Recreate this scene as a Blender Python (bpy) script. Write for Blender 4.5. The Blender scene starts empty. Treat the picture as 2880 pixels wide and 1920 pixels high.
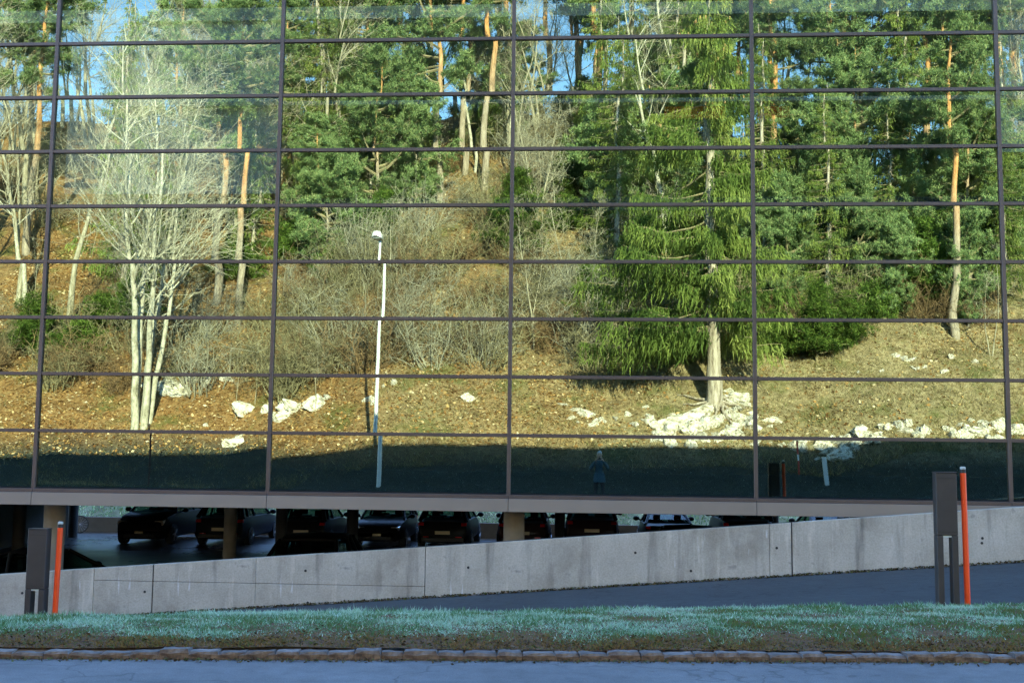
import bpy, math, random
import numpy as np
from mathutils import Vector, Matrix
rad = math.radians
SC = bpy.context.scene
COL = SC.collection

# ------------------------------------------------------------------ camera
cam_data = bpy.data.cameras.new('camera')
cam_data.sensor_fit = 'HORIZONTAL'
cam_data.sensor_width = 36.0
cam_data.lens = 36.0 * 3129.8 / 2880.0
cam_data.clip_start = 0.05
cam_data.clip_end = 2000.0
cam = bpy.data.objects.new('camera', cam_data)
COL.objects.link(cam)
_r = Vector((0.99790285, 0.06369218, 0.01154156))
_u = Vector((-0.00508821, -0.1005674, 0.99491724))
_f = Vector((-0.06452915, 0.99288947, 0.10003242))
cam.matrix_world = Matrix(((_r.x, _u.x, -_f.x, 0), (_r.y, _u.y, -_f.y, 0), (_r.z, _u.z, -_f.z, 1.6), (0, 0, 0, 1)))
SC.camera = cam

# ------------------------------------------------------------------ sky, sun, exposure
SUN_AZ = math.atan2(0.25, 1.0)                 # the sun stands behind the building, a little to the right
SUN_EL = math.atan2(0.36, math.hypot(0.25, 1.0))
world = bpy.data.worlds.new('World')
SC.world = world
world.use_nodes = True
_nt = world.node_tree
_nt.nodes.clear()
_sky = _nt.nodes.new('ShaderNodeTexSky')
_sky.sky_type = 'NISHITA'
_sky.sun_disc = False
_sky.sun_elevation = SUN_EL
_sky.sun_rotation = SUN_AZ
_sky.altitude = 500
_sky.air_density = 0.8
_sky.dust_density = 0.0
_sky.ozone_density = 3.4
_bg = _nt.nodes.new('ShaderNodeBackground')
_bg.inputs['Strength'].default_value = 0.15
_out = _nt.nodes.new('ShaderNodeOutputWorld')
_nt.links.new(_sky.outputs[0], _bg.inputs[0])
_nt.links.new(_bg.outputs[0], _out.inputs[0])
sun_data = bpy.data.lights.new('sun', 'SUN')
sun_data.energy = 5.0
sun_data.angle = rad(0.53)
sun_data.color = (1.0, 0.89, 0.72)
sun = bpy.data.objects.new('sun', sun_data)
COL.objects.link(sun)
sun.rotation_euler = Vector((-0.25, -1.0, -0.36)).to_track_quat('-Z', 'Y').to_euler()
sun.location = (10, 60, 60)
SC.view_settings.view_transform = 'Standard'
SC.view_settings.look = 'None'
SC.view_settings.gamma = 1.0
SC.view_settings.use_curve_mapping = False
SC.view_settings.exposure = 3.08
SC.cycles.max_bounces = 10
SC.cycles.diffuse_bounces = 3
SC.cycles.glossy_bounces = 4
SC.cycles.transparent_max_bounces = 12
SC.cycles.use_denoising = True
SC.cycles.denoiser = 'OPENIMAGEDENOISE'
SC.cycles.denoising_input_passes = 'RGB_ALBEDO_NORMAL'
SC.cycles.denoising_prefilter = 'NONE'
SC.cycles.sample_clamp_indirect = 1.0

# ------------------------------------------------------------------ node helpers
def new_mat(name):
    m = bpy.data.materials.new(name)
    m.use_nodes = True
    nt = m.node_tree
    nt.nodes.clear()
    return m, nt, nt.nodes, nt.links

def coord(nodes, links, kind='Object', scale=(1, 1, 1)):
    tc = nodes.new('ShaderNodeTexCoord')
    mp = nodes.new('ShaderNodeMapping')
    mp.inputs['Scale'].default_value = scale
    links.new(tc.outputs[kind], mp.inputs['Vector'])
    return mp.outputs[0]

def noise(nodes, links, vec, scale, detail=4, rough=.55):
    n = nodes.new('ShaderNodeTexNoise')
    n.inputs['Scale'].default_value = scale
    n.inputs['Detail'].default_value = detail
    n.inputs['Roughness'].default_value = rough
    links.new(vec, n.inputs['Vector'])
    return n.outputs['Fac']

def ramp(nodes, links, fac, stops):
    r = nodes.new('ShaderNodeValToRGB')
    e = r.color_ramp.elements
    while len(e) > len(stops):
        e.remove(e[-1])
    while len(e) < len(stops):
        e.new(.5)
    for i, (p, c) in enumerate(stops):
        e[i].position = p
        e[i].color = (*c, 1) if len(c) == 3 else c
    links.new(fac, r.inputs[0])
    return r.outputs[0]

def g(v):
    return (v, v, v)

def mix(nodes, links, a, b, fac, mode='MIX'):
    m = nodes.new('ShaderNodeMix')
    m.data_type = 'RGBA'
    m.blend_type = mode
    for sock, val in ((m.inputs[0], fac), (m.inputs[6], a), (m.inputs[7], b)):
        if isinstance(val, (int, float)):
            sock.default_value = val
        elif isinstance(val, tuple):
            sock.default_value = (*val, 1)
        else:
            links.new(val, sock)
    return m.outputs[2]

def principled(m, nt, color, rough=.7, metal=0, bump=None, bump_strength=.3, bump_dist=.01, spec=.5):
    nodes, links = nt.nodes, nt.links
    b = nodes.new('ShaderNodeBsdfPrincipled')
    o = nodes.new('ShaderNodeOutputMaterial')
    for key, val in (('Base Color', color), ('Roughness', rough)):
        if isinstance(val, (int, float)):
            b.inputs[key].default_value = val
        elif isinstance(val, tuple):
            b.inputs[key].default_value = (*val, 1)
        else:
            links.new(val, b.inputs[key])
    b.inputs['Metallic'].default_value = metal
    b.inputs['Specular IOR Level'].default_value = spec
    if bump is not None:
        bn = nodes.new('ShaderNodeBump')
        bn.inputs['Strength'].default_value = bump_strength
        bn.inputs['Distance'].default_value = bump_dist
        links.new(bump, bn.inputs['Height'])
        links.new(bn.outputs[0], b.inputs['Normal'])
    links.new(b.outputs[0], o.inputs[0])
    return m

def simple(name, c, rough=.6, metal=0, var=.12, scale=6, spec=.5):
    m, nt, N, L = new_mat(name)
    v = coord(N, L)
    n = noise(N, L, v, scale, 5)
    lo = tuple(x * (1 - var) for x in c)
    hi = tuple(min(1, x * (1 + var)) for x in c)
    return principled(m, nt, ramp(N, L, n, [(.3, lo), (.7, hi)]), rough, metal, bump=n, bump_strength=.08, spec=spec)

def leafy(name, stops, trans=.25, vary=.24):
    """foliage: colour from the per-face value 'tint', part diffuse part translucent"""
    m, nt, N, L = new_mat(name)
    a = N.new('ShaderNodeAttribute')
    a.attribute_name = 'tint'
    oi = N.new('ShaderNodeObjectInfo')
    c = ramp(N, L, a.outputs['Fac'], stops)
    hsv = N.new('ShaderNodeHueSaturation')
    mr = N.new('ShaderNodeMapRange')
    mr.inputs[3].default_value = 1 - vary
    mr.inputs[4].default_value = 1 + vary
    L.new(oi.outputs['Random'], mr.inputs[0])
    L.new(mr.outputs[0], hsv.inputs['Value'])
    L.new(c, hsv.inputs['Color'])
    d = N.new('ShaderNodeBsdfDiffuse')
    t = N.new('ShaderNodeBsdfTranslucent')
    ms = N.new('ShaderNodeMixShader')
    ms.inputs[0].default_value = trans
    o = N.new('ShaderNodeOutputMaterial')
    for s in (d, t):
        L.new(hsv.outputs[0], s.inputs[0])
    L.new(d.outputs[0], ms.inputs[1])
    L.new(t.outputs[0], ms.inputs[2])
    L.new(ms.outputs[0], o.inputs[0])
    return m

# ------------------------------------------------------------------ materials
M = {}
def build_materials():
    # mirror-coated glass: most of the light is thrown back, some passes through
    m, nt, N, L = new_mat('coated_glass')
    tc = coord(N, L)
    n1 = noise(N, L, tc, .55, 1, .4)
    bp = N.new('ShaderNodeBump')
    bp.inputs['Strength'].default_value = .8
    bp.inputs['Distance'].default_value = .006
    L.new(n1, bp.inputs['Height'])
    gl = N.new('ShaderNodeBsdfGlossy')
    gl.inputs['Color'].default_value = (.315, .39, .305, 1)
    gl.inputs['Roughness'].default_value = 0
    L.new(bp.outputs[0], gl.inputs['Normal'])
    tr = N.new('ShaderNodeBsdfTransparent')
    tr.inputs['Color'].default_value = (.70, .80, .76, 1)
    ms = N.new('ShaderNodeMixShader')
    ms.inputs[0].default_value = .60
    o = N.new('ShaderNodeOutputMaterial')
    L.new(tr.outputs[0], ms.inputs[1])
    L.new(gl.outputs[0], ms.inputs[2])
    L.new(ms.outputs[0], o.inputs[0])
    M['glass'] = m
    m, nt, N, L = new_mat('pane_body')
    tr = N.new('ShaderNodeBsdfTransparent')
    o = N.new('ShaderNodeOutputMaterial')
    L.new(tr.outputs[0], o.inputs[0])
    M['clear'] = m
    m, nt, N, L = new_mat('car_glass')
    tr = N.new('ShaderNodeBsdfTransparent')
    tr.inputs[0].default_value = (.30, .42, .36, 1)
    gl = N.new('ShaderNodeBsdfGlossy')
    gl.inputs['Roughness'].default_value = .02
    ms = N.new('ShaderNodeMixShader')
    ms.inputs[0].default_value = .07
    o = N.new('ShaderNodeOutputMaterial')
    L.new(tr.outputs[0], ms.inputs[1])
    L.new(gl.outputs[0], ms.inputs[2])
    L.new(ms.outputs[0], o.inputs[0])
    M['car_glass'] = m
    M['frame'] = simple('brown_anodised_frame', (.100, .080, .074), .42, .35, .1, 3)
    M['fascia'] = simple('beige_metal_fascia', (.265, .222, .18), .5, .1, .06, 1.5)
    # asphalt
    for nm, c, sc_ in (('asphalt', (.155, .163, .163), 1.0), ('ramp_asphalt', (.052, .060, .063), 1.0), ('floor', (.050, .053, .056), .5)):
        m, nt, N, L = new_mat(nm)
        v = coord(N, L)
        fine = noise(N, L, v, 90, 4, .7)
        big = noise(N, L, v, .7 * sc_, 5, .6)
        vo = N.new('ShaderNodeTexVoronoi')
        vo.inputs['Scale'].default_value = 38
        L.new(v, vo.inputs['Vector'])
        spk = ramp(N, L, vo.outputs['Distance'], [(0, g(1.7)), (.11, g(1.0)), (1, g(1.0))])
        c1 = ramp(N, L, big, [(.3, tuple(x * .82 for x in c)), (.7, tuple(x * 1.18 for x in c))])
        c2 = mix(N, L, c1, ramp(N, L, fine, [(.3, g(.6)), (.75, g(1.35))]), 1.0, 'MULTIPLY')
        c3 = mix(N, L, c2, spk, .8 if nm != 'floor' else 0.0, 'MULTIPLY')
        if nm != 'floor':
            med = noise(N, L, v, 6, 6, .75)
            c3 = mix(N, L, c3, ramp(N, L, med, [(.32, g(.72)), (.5, g(1.0)), (.7, g(1.22))]), .8, 'MULTIPLY')
            ck = N.new('ShaderNodeTexVoronoi')
            ck.feature = 'DISTANCE_TO_EDGE'
            ck.inputs['Scale'].default_value = .45
            wv = N.new('ShaderNodeVectorMath')
            wv.operation = 'ADD'
            wn = N.new('ShaderNodeTexNoise')
            wn.inputs['Scale'].default_value = 2.5
            L.new(v, wn.inputs['Vector'])
            L.new(v, wv.inputs[0])
            L.new(wn.outputs['Color'], wv.inputs[1])
            L.new(wv.outputs[0], ck.inputs['Vector'])
            c3 = mix(N, L, c3, ramp(N, L, ck.outputs['Distance'], [(0, g(.45)), (.006, g(.7)), (.012, g(1)), (1, g(1))]), .7, 'MULTIPLY')
        rr = ramp(N, L, big, [(.3, g(.22)), (.7, g(.42))]) if nm == 'floor' else .85
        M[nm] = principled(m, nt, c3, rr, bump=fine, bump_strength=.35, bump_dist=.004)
    # in-situ concrete with streaks, stains and pores
    m, nt, N, L = new_mat('concrete')
    oi = N.new('ShaderNodeObjectInfo')
    tc = N.new('ShaderNodeTexCoord')
    mp = N.new('ShaderNodeMapping')
    L.new(tc.outputs['Object'], mp.inputs[0])
    v = mp.outputs[0]
    vs = N.new('ShaderNodeMapping')
    vs.inputs['Scale'].default_value = (5, 5, .55)
    L.new(tc.outputs['Object'], vs.inputs[0])
    big = noise(N, L, v, 1.1, 6, .62)
    strk = noise(N, L, vs.outputs[0], 1.0, 5, .6)
    fine = noise(N, L, v, 42, 4, .6)
    pore = N.new('ShaderNodeTexVoronoi')
    pore.inputs['Scale'].default_value = 13
    L.new(v, pore.inputs['Vector'])
    c = ramp(N, L, big, [(.28, (.265, .232, .178)), (.5, (.43, .385, .31)), (.72, (.51, .465, .385))])
    c = mix(N, L, c, ramp(N, L, strk, [(.28, g(.5)), (.46, g(1.0)), (.60, g(1.0)), (.72, g(1.35))]), .95, 'MULTIPLY')
    ve = N.new('ShaderNodeMapping')
    ve.inputs['Scale'].default_value = (9, 9, 1.1)
    L.new(tc.outputs['Object'], ve.inputs[0])
    eff = noise(N, L, ve.outputs[0], 1.3, 3, .5)
    c = mix(N, L, c, (.62, .61, .58), ramp(N, L, eff, [(.70, g(0)), (.74, g(.75))]))
    blo = noise(N, L, v, 4.5, 3, .6)
    c = mix(N, L, c, (.13, .125, .12), ramp(N, L, blo, [(.66, g(0)), (.76, g(.55))]))
    c = mix(N, L, c, ramp(N, L, fine, [(.3, g(.85)), (.7, g(1.12))]), 1.0, 'MULTIPLY')
    c = mix(N, L, c, ramp(N, L, pore.outputs['Distance'], [(0, g(.35)), (.055, g(.6)), (.09, g(1)), (1, g(1))]), .75, 'MULTIPLY')
    M['concrete'] = principled(m, nt, c, .85, bump=fine, bump_strength=.25, bump_dist=.004)
    M['dark_concrete'] = simple('dark_concrete', (.065, .064, .062), .85, 0, .25, 2)
    M['column'] = simple('column_concrete', (.25, .22, .175), .8, 0, .18, 3)
    M['joint'] = simple('joint_black', (.03, .028, .026), .9)
    M['moss'] = leafy('base_litter', [(0, (.05, .035, .02)), (.6, (.12, .085, .04)), (1, (.10, .12, .04))], .1)
    # stone kerb
    m, nt, N, L = new_mat('kerb_stone')
    v = coord(N, L)
    n = noise(N, L, v, 14, 6, .65)
    oi = N.new('ShaderNodeObjectInfo')
    c = ramp(N, L, n, [(.3, (.09, .08, .07)), (.52, (.17, .15, .135)), (.72, (.26, .24, .22))])
    c = mix(N, L, c, ramp(N, L, oi.outputs['Random'], [(0, g(.7)), (1, g(1.25))]), 1.0, 'MULTIPLY')
    ge = N.new('ShaderNodeTexCoord')
    sy = N.new('ShaderNodeSeparateXYZ')
    L.new(ge.outputs['Normal'], sy.inputs[0])
    dr = N.new('ShaderNodeMapRange')                      # splash dirt clings to the road face of the stones
    dr.inputs[1].default_value = -.35
    dr.inputs[2].default_value = -.75
    L.new(sy.outputs[1], dr.inputs[0])
    c = mix(N, L, c, ramp(N, L, n, [(.35, (.07, .038, .02)), (.6, (.23, .145, .08)), (.75, (.34, .25, .16))]), dr.outputs[0])
    M['kerb'] = principled(m, nt, c, .85, bump=n, bump_strength=.6, bump_dist=.02)
    # soil under the verge
    m, nt, N, L = new_mat('verge_soil')
    v = coord(N, L, 'Object')
    n = noise(N, L, v, 9, 6, .7)
    M['soil'] = principled(m, nt, ramp(N, L, n, [(.3, (.06, .03, .014)), (.55, (.145, .08, .038)), (.75, (.22, .14, .07))]), .95, bump=n, bump_strength=.8, bump_dist=.03)
    M['frost_ground'] = simple('frosted_ground', (.12, .17, .13), .95, 0, .45, 2.2)
    M['verge_grass'] = leafy('verge_grass', [(0, (.20, .10, .04)), (.22, (.25, .165, .055)), (.34, (.10, .14, .035)), (.62, (.105, .235, .105)), (.82, (.27, .46, .30)), (1, (.60, .74, .64))], .2)
    # hillside ground
    m, nt, N, L = new_mat('hill_ground')
    v = coord(N, L)
    n1 = noise(N, L, v, .22, 5, .6)
    n2 = noise(N, L, v, 5.5, 6, .75)
    n3 = noise(N, L, v, 24, 3, .7)
    sx = N.new('ShaderNodeSeparateXYZ')
    L.new(v, sx.inputs[0])
    mr = N.new('ShaderNodeMapRange')
    mr.inputs[1].default_value = -14
    mr.inputs[2].default_value = 6
    L.new(sx.outputs[0], mr.inputs[0])
    litter = ramp(N, L, n2, [(.28, (.10, .052, .02)), (.46, (.26, .145, .058)), (.60, (.37, .235, .10)), (.75, (.48, .36, .20))])
    straw = ramp(N, L, n2, [(.28, (.11, .08, .03)), (.46, (.29, .23, .125)), (.60, (.42, .35, .20)), (.75, (.54, .47, .33))])
    add = N.new('ShaderNodeMath')
    add.operation = 'ADD'
    sub = N.new('ShaderNodeMath')
    sub.operation = 'MULTIPLY_ADD'
    sub.inputs[1].default_value = 2.2
    sub.inputs[2].default_value = -1.1
    L.new(n1, sub.inputs[0])
    L.new(sub.outputs[0], add.inputs[0])
    L.new(mr.outputs[0], add.inputs[1])
    add.use_clamp = True
    c = mix(N, L, litter, straw, add.outputs[0])
    c = mix(N, L, c, ramp(N, L, n3, [(.3, g(.62)), (.7, g(1.3))]), 1.0, 'MULTIPLY')
    c = mix(N, L, c, ramp(N, L, noise(N, L, v, 1.3, 5, .65), [(.34, g(.55)), (.5, g(.92)), (.7, g(1.1))]), 1.0, 'MULTIPLY')
    gr = ramp(N, L, noise(N, L, v, .5, 4, .6), [(.53, g(0)), (.66, g(.7))])
    c = mix(N, L, c, (.10, .12, .035), gr)
    # frosty turf on the lowest strip, colour darkened to deepen the building's shade
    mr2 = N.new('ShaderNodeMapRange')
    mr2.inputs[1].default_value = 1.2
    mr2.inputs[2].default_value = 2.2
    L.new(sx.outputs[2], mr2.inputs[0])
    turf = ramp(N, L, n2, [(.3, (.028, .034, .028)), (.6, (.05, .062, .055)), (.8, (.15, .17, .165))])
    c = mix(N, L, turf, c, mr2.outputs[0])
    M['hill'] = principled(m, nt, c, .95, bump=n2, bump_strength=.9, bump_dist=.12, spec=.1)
    M['leaves'] = leafy('fallen_leaves', [(0, (.20, .095, .035)), (.35, (.38, .21, .075)), (.7, (.52, .37, .17)), (1, (.70, .60, .42))], .15)
    M['straw'] = leafy('dry_grass', [(0, (.12, .09, .04)), (.45, (.30, .245, .12)), (.8, (.50, .43, .26)), (.92, (.17, .20, .06)), (1, (.13, .17, .05))], .2)
    M['bank_grass'] = leafy('bank_grass', [(0, (.03, .034, .02)), (.6, (.055, .07, .045)), (.9, (.13, .16, .14)), (1, (.5, .56, .55))], .2)  # turf blades, coloured darker to add to the shade at the bank foot
    # limestone
    m, nt, N, L = new_mat('limestone')
    v = coord(N, L)
    n = noise(N, L, v, 2.6, 8, .7)
    M['rock'] = principled(m, nt, ramp(N, L, n, [(.34, (.12, .095, .055)), (.43, (.42, .38, .29)), (.52, (.68, .65, .57)), (.72, (.80, .78, .72))]), .9, bump=n, bump_strength=1.0, bump_dist=.12, spec=.2)
    # barks
    def bark(nm, stops, scale=(9, 9, 1.6), zmix=None):
        m, nt, N, L = new_mat(nm)
        v = coord(N, L, 'Object', scale)
        n = noise(N, L, v, 1.0, 6, .7)
        c = ramp(N, L, n, stops)
        if zmix:
            z0, z1, st2 = zmix
            tc = N.new('ShaderNodeTexCoord')
            sp = N.new('ShaderNodeSeparateXYZ')
            L.new(tc.outputs['Object'], sp.inputs[0])
            mr = N.new('ShaderNodeMapRange')
            mr.inputs[1].default_value = z0
            mr.inputs[2].default_value = z1
            L.new(sp.outputs[2], mr.inputs[0])
            c = mix(N, L, c, ramp(N, L, n, st2), mr.outputs[0])
        return principled(m, nt, c, .9, bump=n, bump_strength=.7, bump_dist=.03, spec=.15)
    M['pine_bark'] = bark('pine_bark', [(.3, (.13, .10, .07)), (.5, (.30, .25, .19)), (.7, (.42, .37, .30))], zmix=(4.5, 8.5, [(.3, (.26, .11, .04)), (.5, (.50, .25, .10)), (.7, (.62, .36, .17))]))
    M['spruce_bark'] = bark('spruce_bark', [(.32, (.08, .06, .045)), (.47, (.30, .255, .20)), (.68, (.50, .46, .39))])
    M['pale_bark'] = bark('pale_bark', [(.32, (.10, .09, .06)), (.42, (.30, .28, .21)), (.55, (.44, .42, .34)), (.75, (.58, .56, .48))], scale=(5, 5, 3))
    M['grey_bark'] = bark('grey_bark', [(.3, (.13, .115, .08)), (.5, (.31, .28, .20)), (.7, (.46, .43, .34))])
    M['twig'] = simple('twig', (.26, .22, .13), .9, 0, .35, 1.5, .1)
    M['bush_twig'] = simple('bush_twig', (.20, .18, .105), .9, 0, .45, 1.2, .1)
    M['pale_twig'] = simple('pale_twig', (.36, .34, .26), .9, 0, .35, 1.5, .1)
    M['brown_twig'] = simple('brown_twig', (.17, .115, .062), .9, 0, .45, 1.2, .1)
    M['grey_twig'] = simple('grey_twig', (.27, .26, .20), .9, 0, .4, 1.2, .1)
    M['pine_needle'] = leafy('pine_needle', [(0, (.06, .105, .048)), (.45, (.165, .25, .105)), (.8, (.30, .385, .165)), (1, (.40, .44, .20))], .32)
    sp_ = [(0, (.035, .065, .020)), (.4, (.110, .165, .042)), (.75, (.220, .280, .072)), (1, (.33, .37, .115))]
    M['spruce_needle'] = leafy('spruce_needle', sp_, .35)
    M['weeping_needle'] = leafy('weeping_spruce_needle', sp_, .35, 0.0)
    M['yew_needle'] = leafy('yew_needle', [(0, (.03, .06, .016)), (.5, (.10, .17, .035)), (1, (.22, .29, .065))], .3)
    M['cone'] = simple('spruce_cone', (.40, .25, .12), .8, 0, .3, 5, .1)
    # street furniture and vehicles
    M['bollard'] = simple('bollard_paint', (.046, .043, .042), .5, .2, .12, 6)
    M['lens'] = simple('frosted_lens', (.45, .5, .47), .4)
    M['orange'] = simple('orange_plastic', (.92, .078, .008), .4, 0, .08, 8)
    M['black'] = simple('black_plastic', (.02, .02, .02), .5)
    M['white'] = simple('white_paint', (.78, .78, .76), .4, 0, .04, 4)
    M['red'] = simple('red_paint', (.45, .04, .025), .5)
    M['steel'] = simple('galvanised_steel', (.68, .69, .70), .42, .2, .06, 3)
    M['dark_wood'] = simple('dark_stake', (.045, .022, .018), .8)
    M['tyre'] = simple('tyre', (.018, .018, .018), .85)
    M['rim'] = simple('rim', (.32, .33, .34), .35, .8)
    M['plate'] = simple('number_plate', (.72, .58, .36), .5, 0, .05)
    M['plate_mark'] = simple('plate_marks', (.10, .08, .06), .6)
    M['head'] = simple('headlight', (.70, .68, .58), .15, .3, .2, 25)
    m, nt, N, L = new_mat('tail_lamp')
    M['tail'] = principled(m, nt, (.55, .012, .02), .15)
    M['seat'] = simple('seat_cloth', (.02, .02, .022), .9)
    for i, c in enumerate([(.010, .010, .012), (.012, .015, .022), (.025, .010, .011), (.022, .022, .016), (.030, .032, .034), (.008, .009, .010)]):
        m, nt, N, L = new_mat('car_paint_%d' % i)
        b = N.new('ShaderNodeBsdfPrincipled')
        b.inputs['Base Color'].default_value = (*c, 1)
        b.inputs['Roughness'].default_value = .42
        b.inputs['Specular IOR Level'].default_value = .07
        b.inputs['Coat Weight'].default_value = .03
        b.inputs['Coat Roughness'].default_value = .04
        o = N.new('ShaderNodeOutputMaterial')
        L.new(b.outputs[0], o.inputs[0])
        M['paint%d' % i] = m
    M['interior'] = simple('office_plaster', (.12, .125, .12), .9, 0, .1, 1)
    M['slab'] = simple('slab_edge', (.80, .82, .76), .8, 0, .06, 1)
    M['blind'] = simple('roller_blind', (.80, .82, .80), .9, 0, .05, .5)
    M['panel_orange'] = simple('orange_panel', (.85, .20, .015), .6)
    M['skin'] = simple('skin', (.46, .30, .22), .6)
    M['jacket'] = simple('jacket_cloth', (.035, .085, .12), .85, 0, .2, 20)
    M['trousers'] = simple('trouser_cloth', (.022, .022, .026), .9, 0, .2, 20)
    M['hair'] = simple('grey_hair', (.42, .42, .44), .8, 0, .2, 60)
    M['shoe'] = simple('shoe', (.02, .018, .016), .6)
build_materials()

# ------------------------------------------------------------------ mesh helpers
class MB:
    def __init__(self):
        self.v, self.f, self.m = [], [], []
    def add(self, vs, fs, mi=0):
        o = len(self.v)
        self.v += [tuple(p) for p in vs]
        self.f += [tuple(i + o for i in q) for q in fs]
        self.m += [mi] * len(fs)
        return self
    def box(self, x0, x1, y0, y1, z0, z1, mi=0):
        vs = [(x0, y0, z0), (x1, y0, z0), (x1, y1, z0), (x0, y1, z0), (x0, y0, z1), (x1, y0, z1), (x1, y1, z1), (x0, y1, z1)]
        return self.add(vs, [(0, 3, 2, 1), (4, 5, 6, 7), (0, 1, 5, 4), (1, 2, 6, 5), (2, 3, 7, 6), (3, 0, 4, 7)], mi)
    def tube(self, pts, rads, k=6, cap=True, mi=0):
        P = [Vector(p) for p in pts]
        n = len(P)
        vs = []
        for i in range(n):
            d = (P[min(i + 1, n - 1)] - P[max(i - 1, 0)])
            d = d.normalized() if d.length > 1e-9 else Vector((0, 0, 1))
            a = Vector((0, 0, 1)) if abs(d.z) < .9 else Vector((1, 0, 0))
            e1 = d.cross(a).normalized()
            e2 = d.cross(e1)
            if i and e1.dot(pe) < 0 and abs(e1.dot(pe)) > .5:
                e1, e2 = -e1, -e2
            elif i and abs(e1.dot(pe)) <= .5:
                e1 = (pe - d * pe.dot(d)).normalized()
                e2 = d.cross(e1)
            pe = e1
            for j in range(k):
                t = 2 * math.pi * j / k
                vs.append(P[i] + (e1 * math.cos(t) + e2 * math.sin(t)) * rads[i])
        fs = []
        for i in range(n - 1):
            for j in range(k):
                fs.append((i * k + j, i * k + (j + 1) % k, (i + 1) * k + (j + 1) % k, (i + 1) * k + j))
        if cap:
            fs.append(tuple(range(k)))
            fs.append(tuple((n - 1) * k + j for j in range(k - 1, -1, -1)))
        return self.add(vs, fs, mi)
    def prism(self, poly, x0, x1, axis='x', mi=0):
        """poly of (a, b) extruded along an axis"""
        n = len(poly)
        def P(t, a, b):
            return (t, a, b) if axis == 'x' else ((a, t, b) if axis == 'y' else (a, b, t))
        vs = [P(x0, *p) for p in poly] + [P(x1, *p) for p in poly]
        fs = [tuple(range(n - 1, -1, -1)), tuple(range(n, 2 * n))]
        fs += [(i, (i + 1) % n, n + (i + 1) % n, n + i) for i in range(n)]
        return self.add(vs, fs, mi)
    def mesh(self, name, mats, smooth=False, bevel=0):
        me = bpy.data.meshes.new(name)
        me.from_pydata(self.v, [], self.f)
        if not isinstance(mats, (list, tuple)):
            mats = [mats]
        for mt in mats:
            me.materials.append(mt)
        if len(mats) > 1:
            me.polygons.foreach_set('material_index', self.m)
        import bmesh
        bm = bmesh.new()
        bm.from_mesh(me)
        if bevel:
            bmesh.ops.bevel(bm, geom=list(bm.edges), offset=bevel, segments=1, affect='EDGES', profile=.5)
        bmesh.ops.recalc_face_normals(bm, faces=bm.faces)
        bm.to_mesh(me)
        bm.free()
        if smooth:
            me.polygons.foreach_set('use_smooth', [True] * len(me.polygons))
            if hasattr(me, 'set_sharp_from_angle'):
                me.set_sharp_from_angle(angle=rad(45))
        me.update()
        return me
    def build(self, name, mats, parent=None, loc=(0, 0, 0), smooth=False, bevel=0):
        return obj(name, self.mesh(name, mats, smooth, bevel), parent, loc)

def obj(name, me, parent=None, loc=(0, 0, 0), rot=(0, 0, 0)):
    o = bpy.data.objects.new(name, me)
    COL.objects.link(o)
    o.location = loc
    o.rotation_euler = rot
    if parent is not None:
        o.parent = parent
    return o

def tag(o, label=None, cat=None, group=None, kind=None):
    for k, v in (('label', label), ('category', cat), ('group', group), ('kind', kind)):
        if v:
            o[k] = v
    return o

def empty(name, loc=(0, 0, 0), rz=0, label=None, cat=None, group=None):
    o = bpy.data.objects.new(name, None)
    COL.objects.link(o)
    o.location = loc
    o.rotation_euler = (0, 0, rz)
    return tag(o, label, cat, group)

def kids(o):
    return [c for c in COL.objects if c.parent is o]

def copy_tree(o, cache):
    c = o.copy()
    COL.objects.link(c)
    for ch in cache:
        d = ch[0].copy()
        COL.objects.link(d)
        d.parent = c
        for g2 in ch[1]:
            e = g2.copy()
            COL.objects.link(e)
            e.parent = d
    return c

def cache_of(o):
    return [(c, list(c.children)) for c in o.children]

def tri_mesh(name, tris, tint, mat):
    """fast mesh from an (N,3,3) array of triangles with a per-face value"""
    tris = np.asarray(tris, dtype=np.float32)
    n = len(tris)
    me = bpy.data.meshes.new(name)
    me.vertices.add(3 * n)
    me.vertices.foreach_set('co', tris.reshape(-1))
    me.loops.add(3 * n)
    me.loops.foreach_set('vertex_index', np.arange(3 * n, dtype=np.int32))
    me.polygons.add(n)
    me.polygons.foreach_set('loop_start', np.arange(0, 3 * n, 3, dtype=np.int32))
    me.update(calc_edges=True)
    if tint is not None:
        at = me.attributes.new('tint', 'FLOAT', 'FACE')
        at.data.foreach_set('value', np.clip(np.asarray(tint, dtype=np.float32), 0, 1))
    me.materials.append(mat)
    return me

def unit(a):
    return a / np.maximum(np.linalg.norm(a, axis=-1, keepdims=True), 1e-9)

def blades(base, direc, length, width, rng):
    """one triangle per blade: base (N,3), direction (N,3)"""
    side = unit(np.cross(direc, rng.normal(size=base.shape)))
    w = (width / 2)[:, None]
    tip = base + direc * length[:, None]
    return np.stack([base - side * w, base + side * w, tip], 1)

# value noise on a lattice
def vnoise(x, y, seed=0):
    def h(i, j):
        n = (i * 374761393 + j * 668265263 + seed * 1442695041) & 0xffffffff
        n = ((n ^ (n >> 13)) * 1274126177) & 0xffffffff
        return ((n ^ (n >> 16)) & 0xffff) / 65535.0
    x = np.asarray(x, dtype=np.float64)
    y = np.asarray(y, dtype=np.float64)
    xi = np.floor(x).astype(np.int64)
    yi = np.floor(y).astype(np.int64)
    u = x - xi
    v = y - yi
    u = u * u * (3 - 2 * u)
    v = v * v * (3 - 2 * v)
    return (h(xi, yi) * (1 - u) + h(xi + 1, yi) * u) * (1 - v) + (h(xi, yi + 1) * (1 - u) + h(xi + 1, yi + 1) * u) * v

def fbm(x, y, seed=0, o=4):
    s = 0
    a = .5
    for k in range(o):
        s = s + a * (vnoise(np.asarray(x) * 2 ** k, np.asarray(y) * 2 ** k, seed + k) - .5)
        a *= .5
    return s

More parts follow.
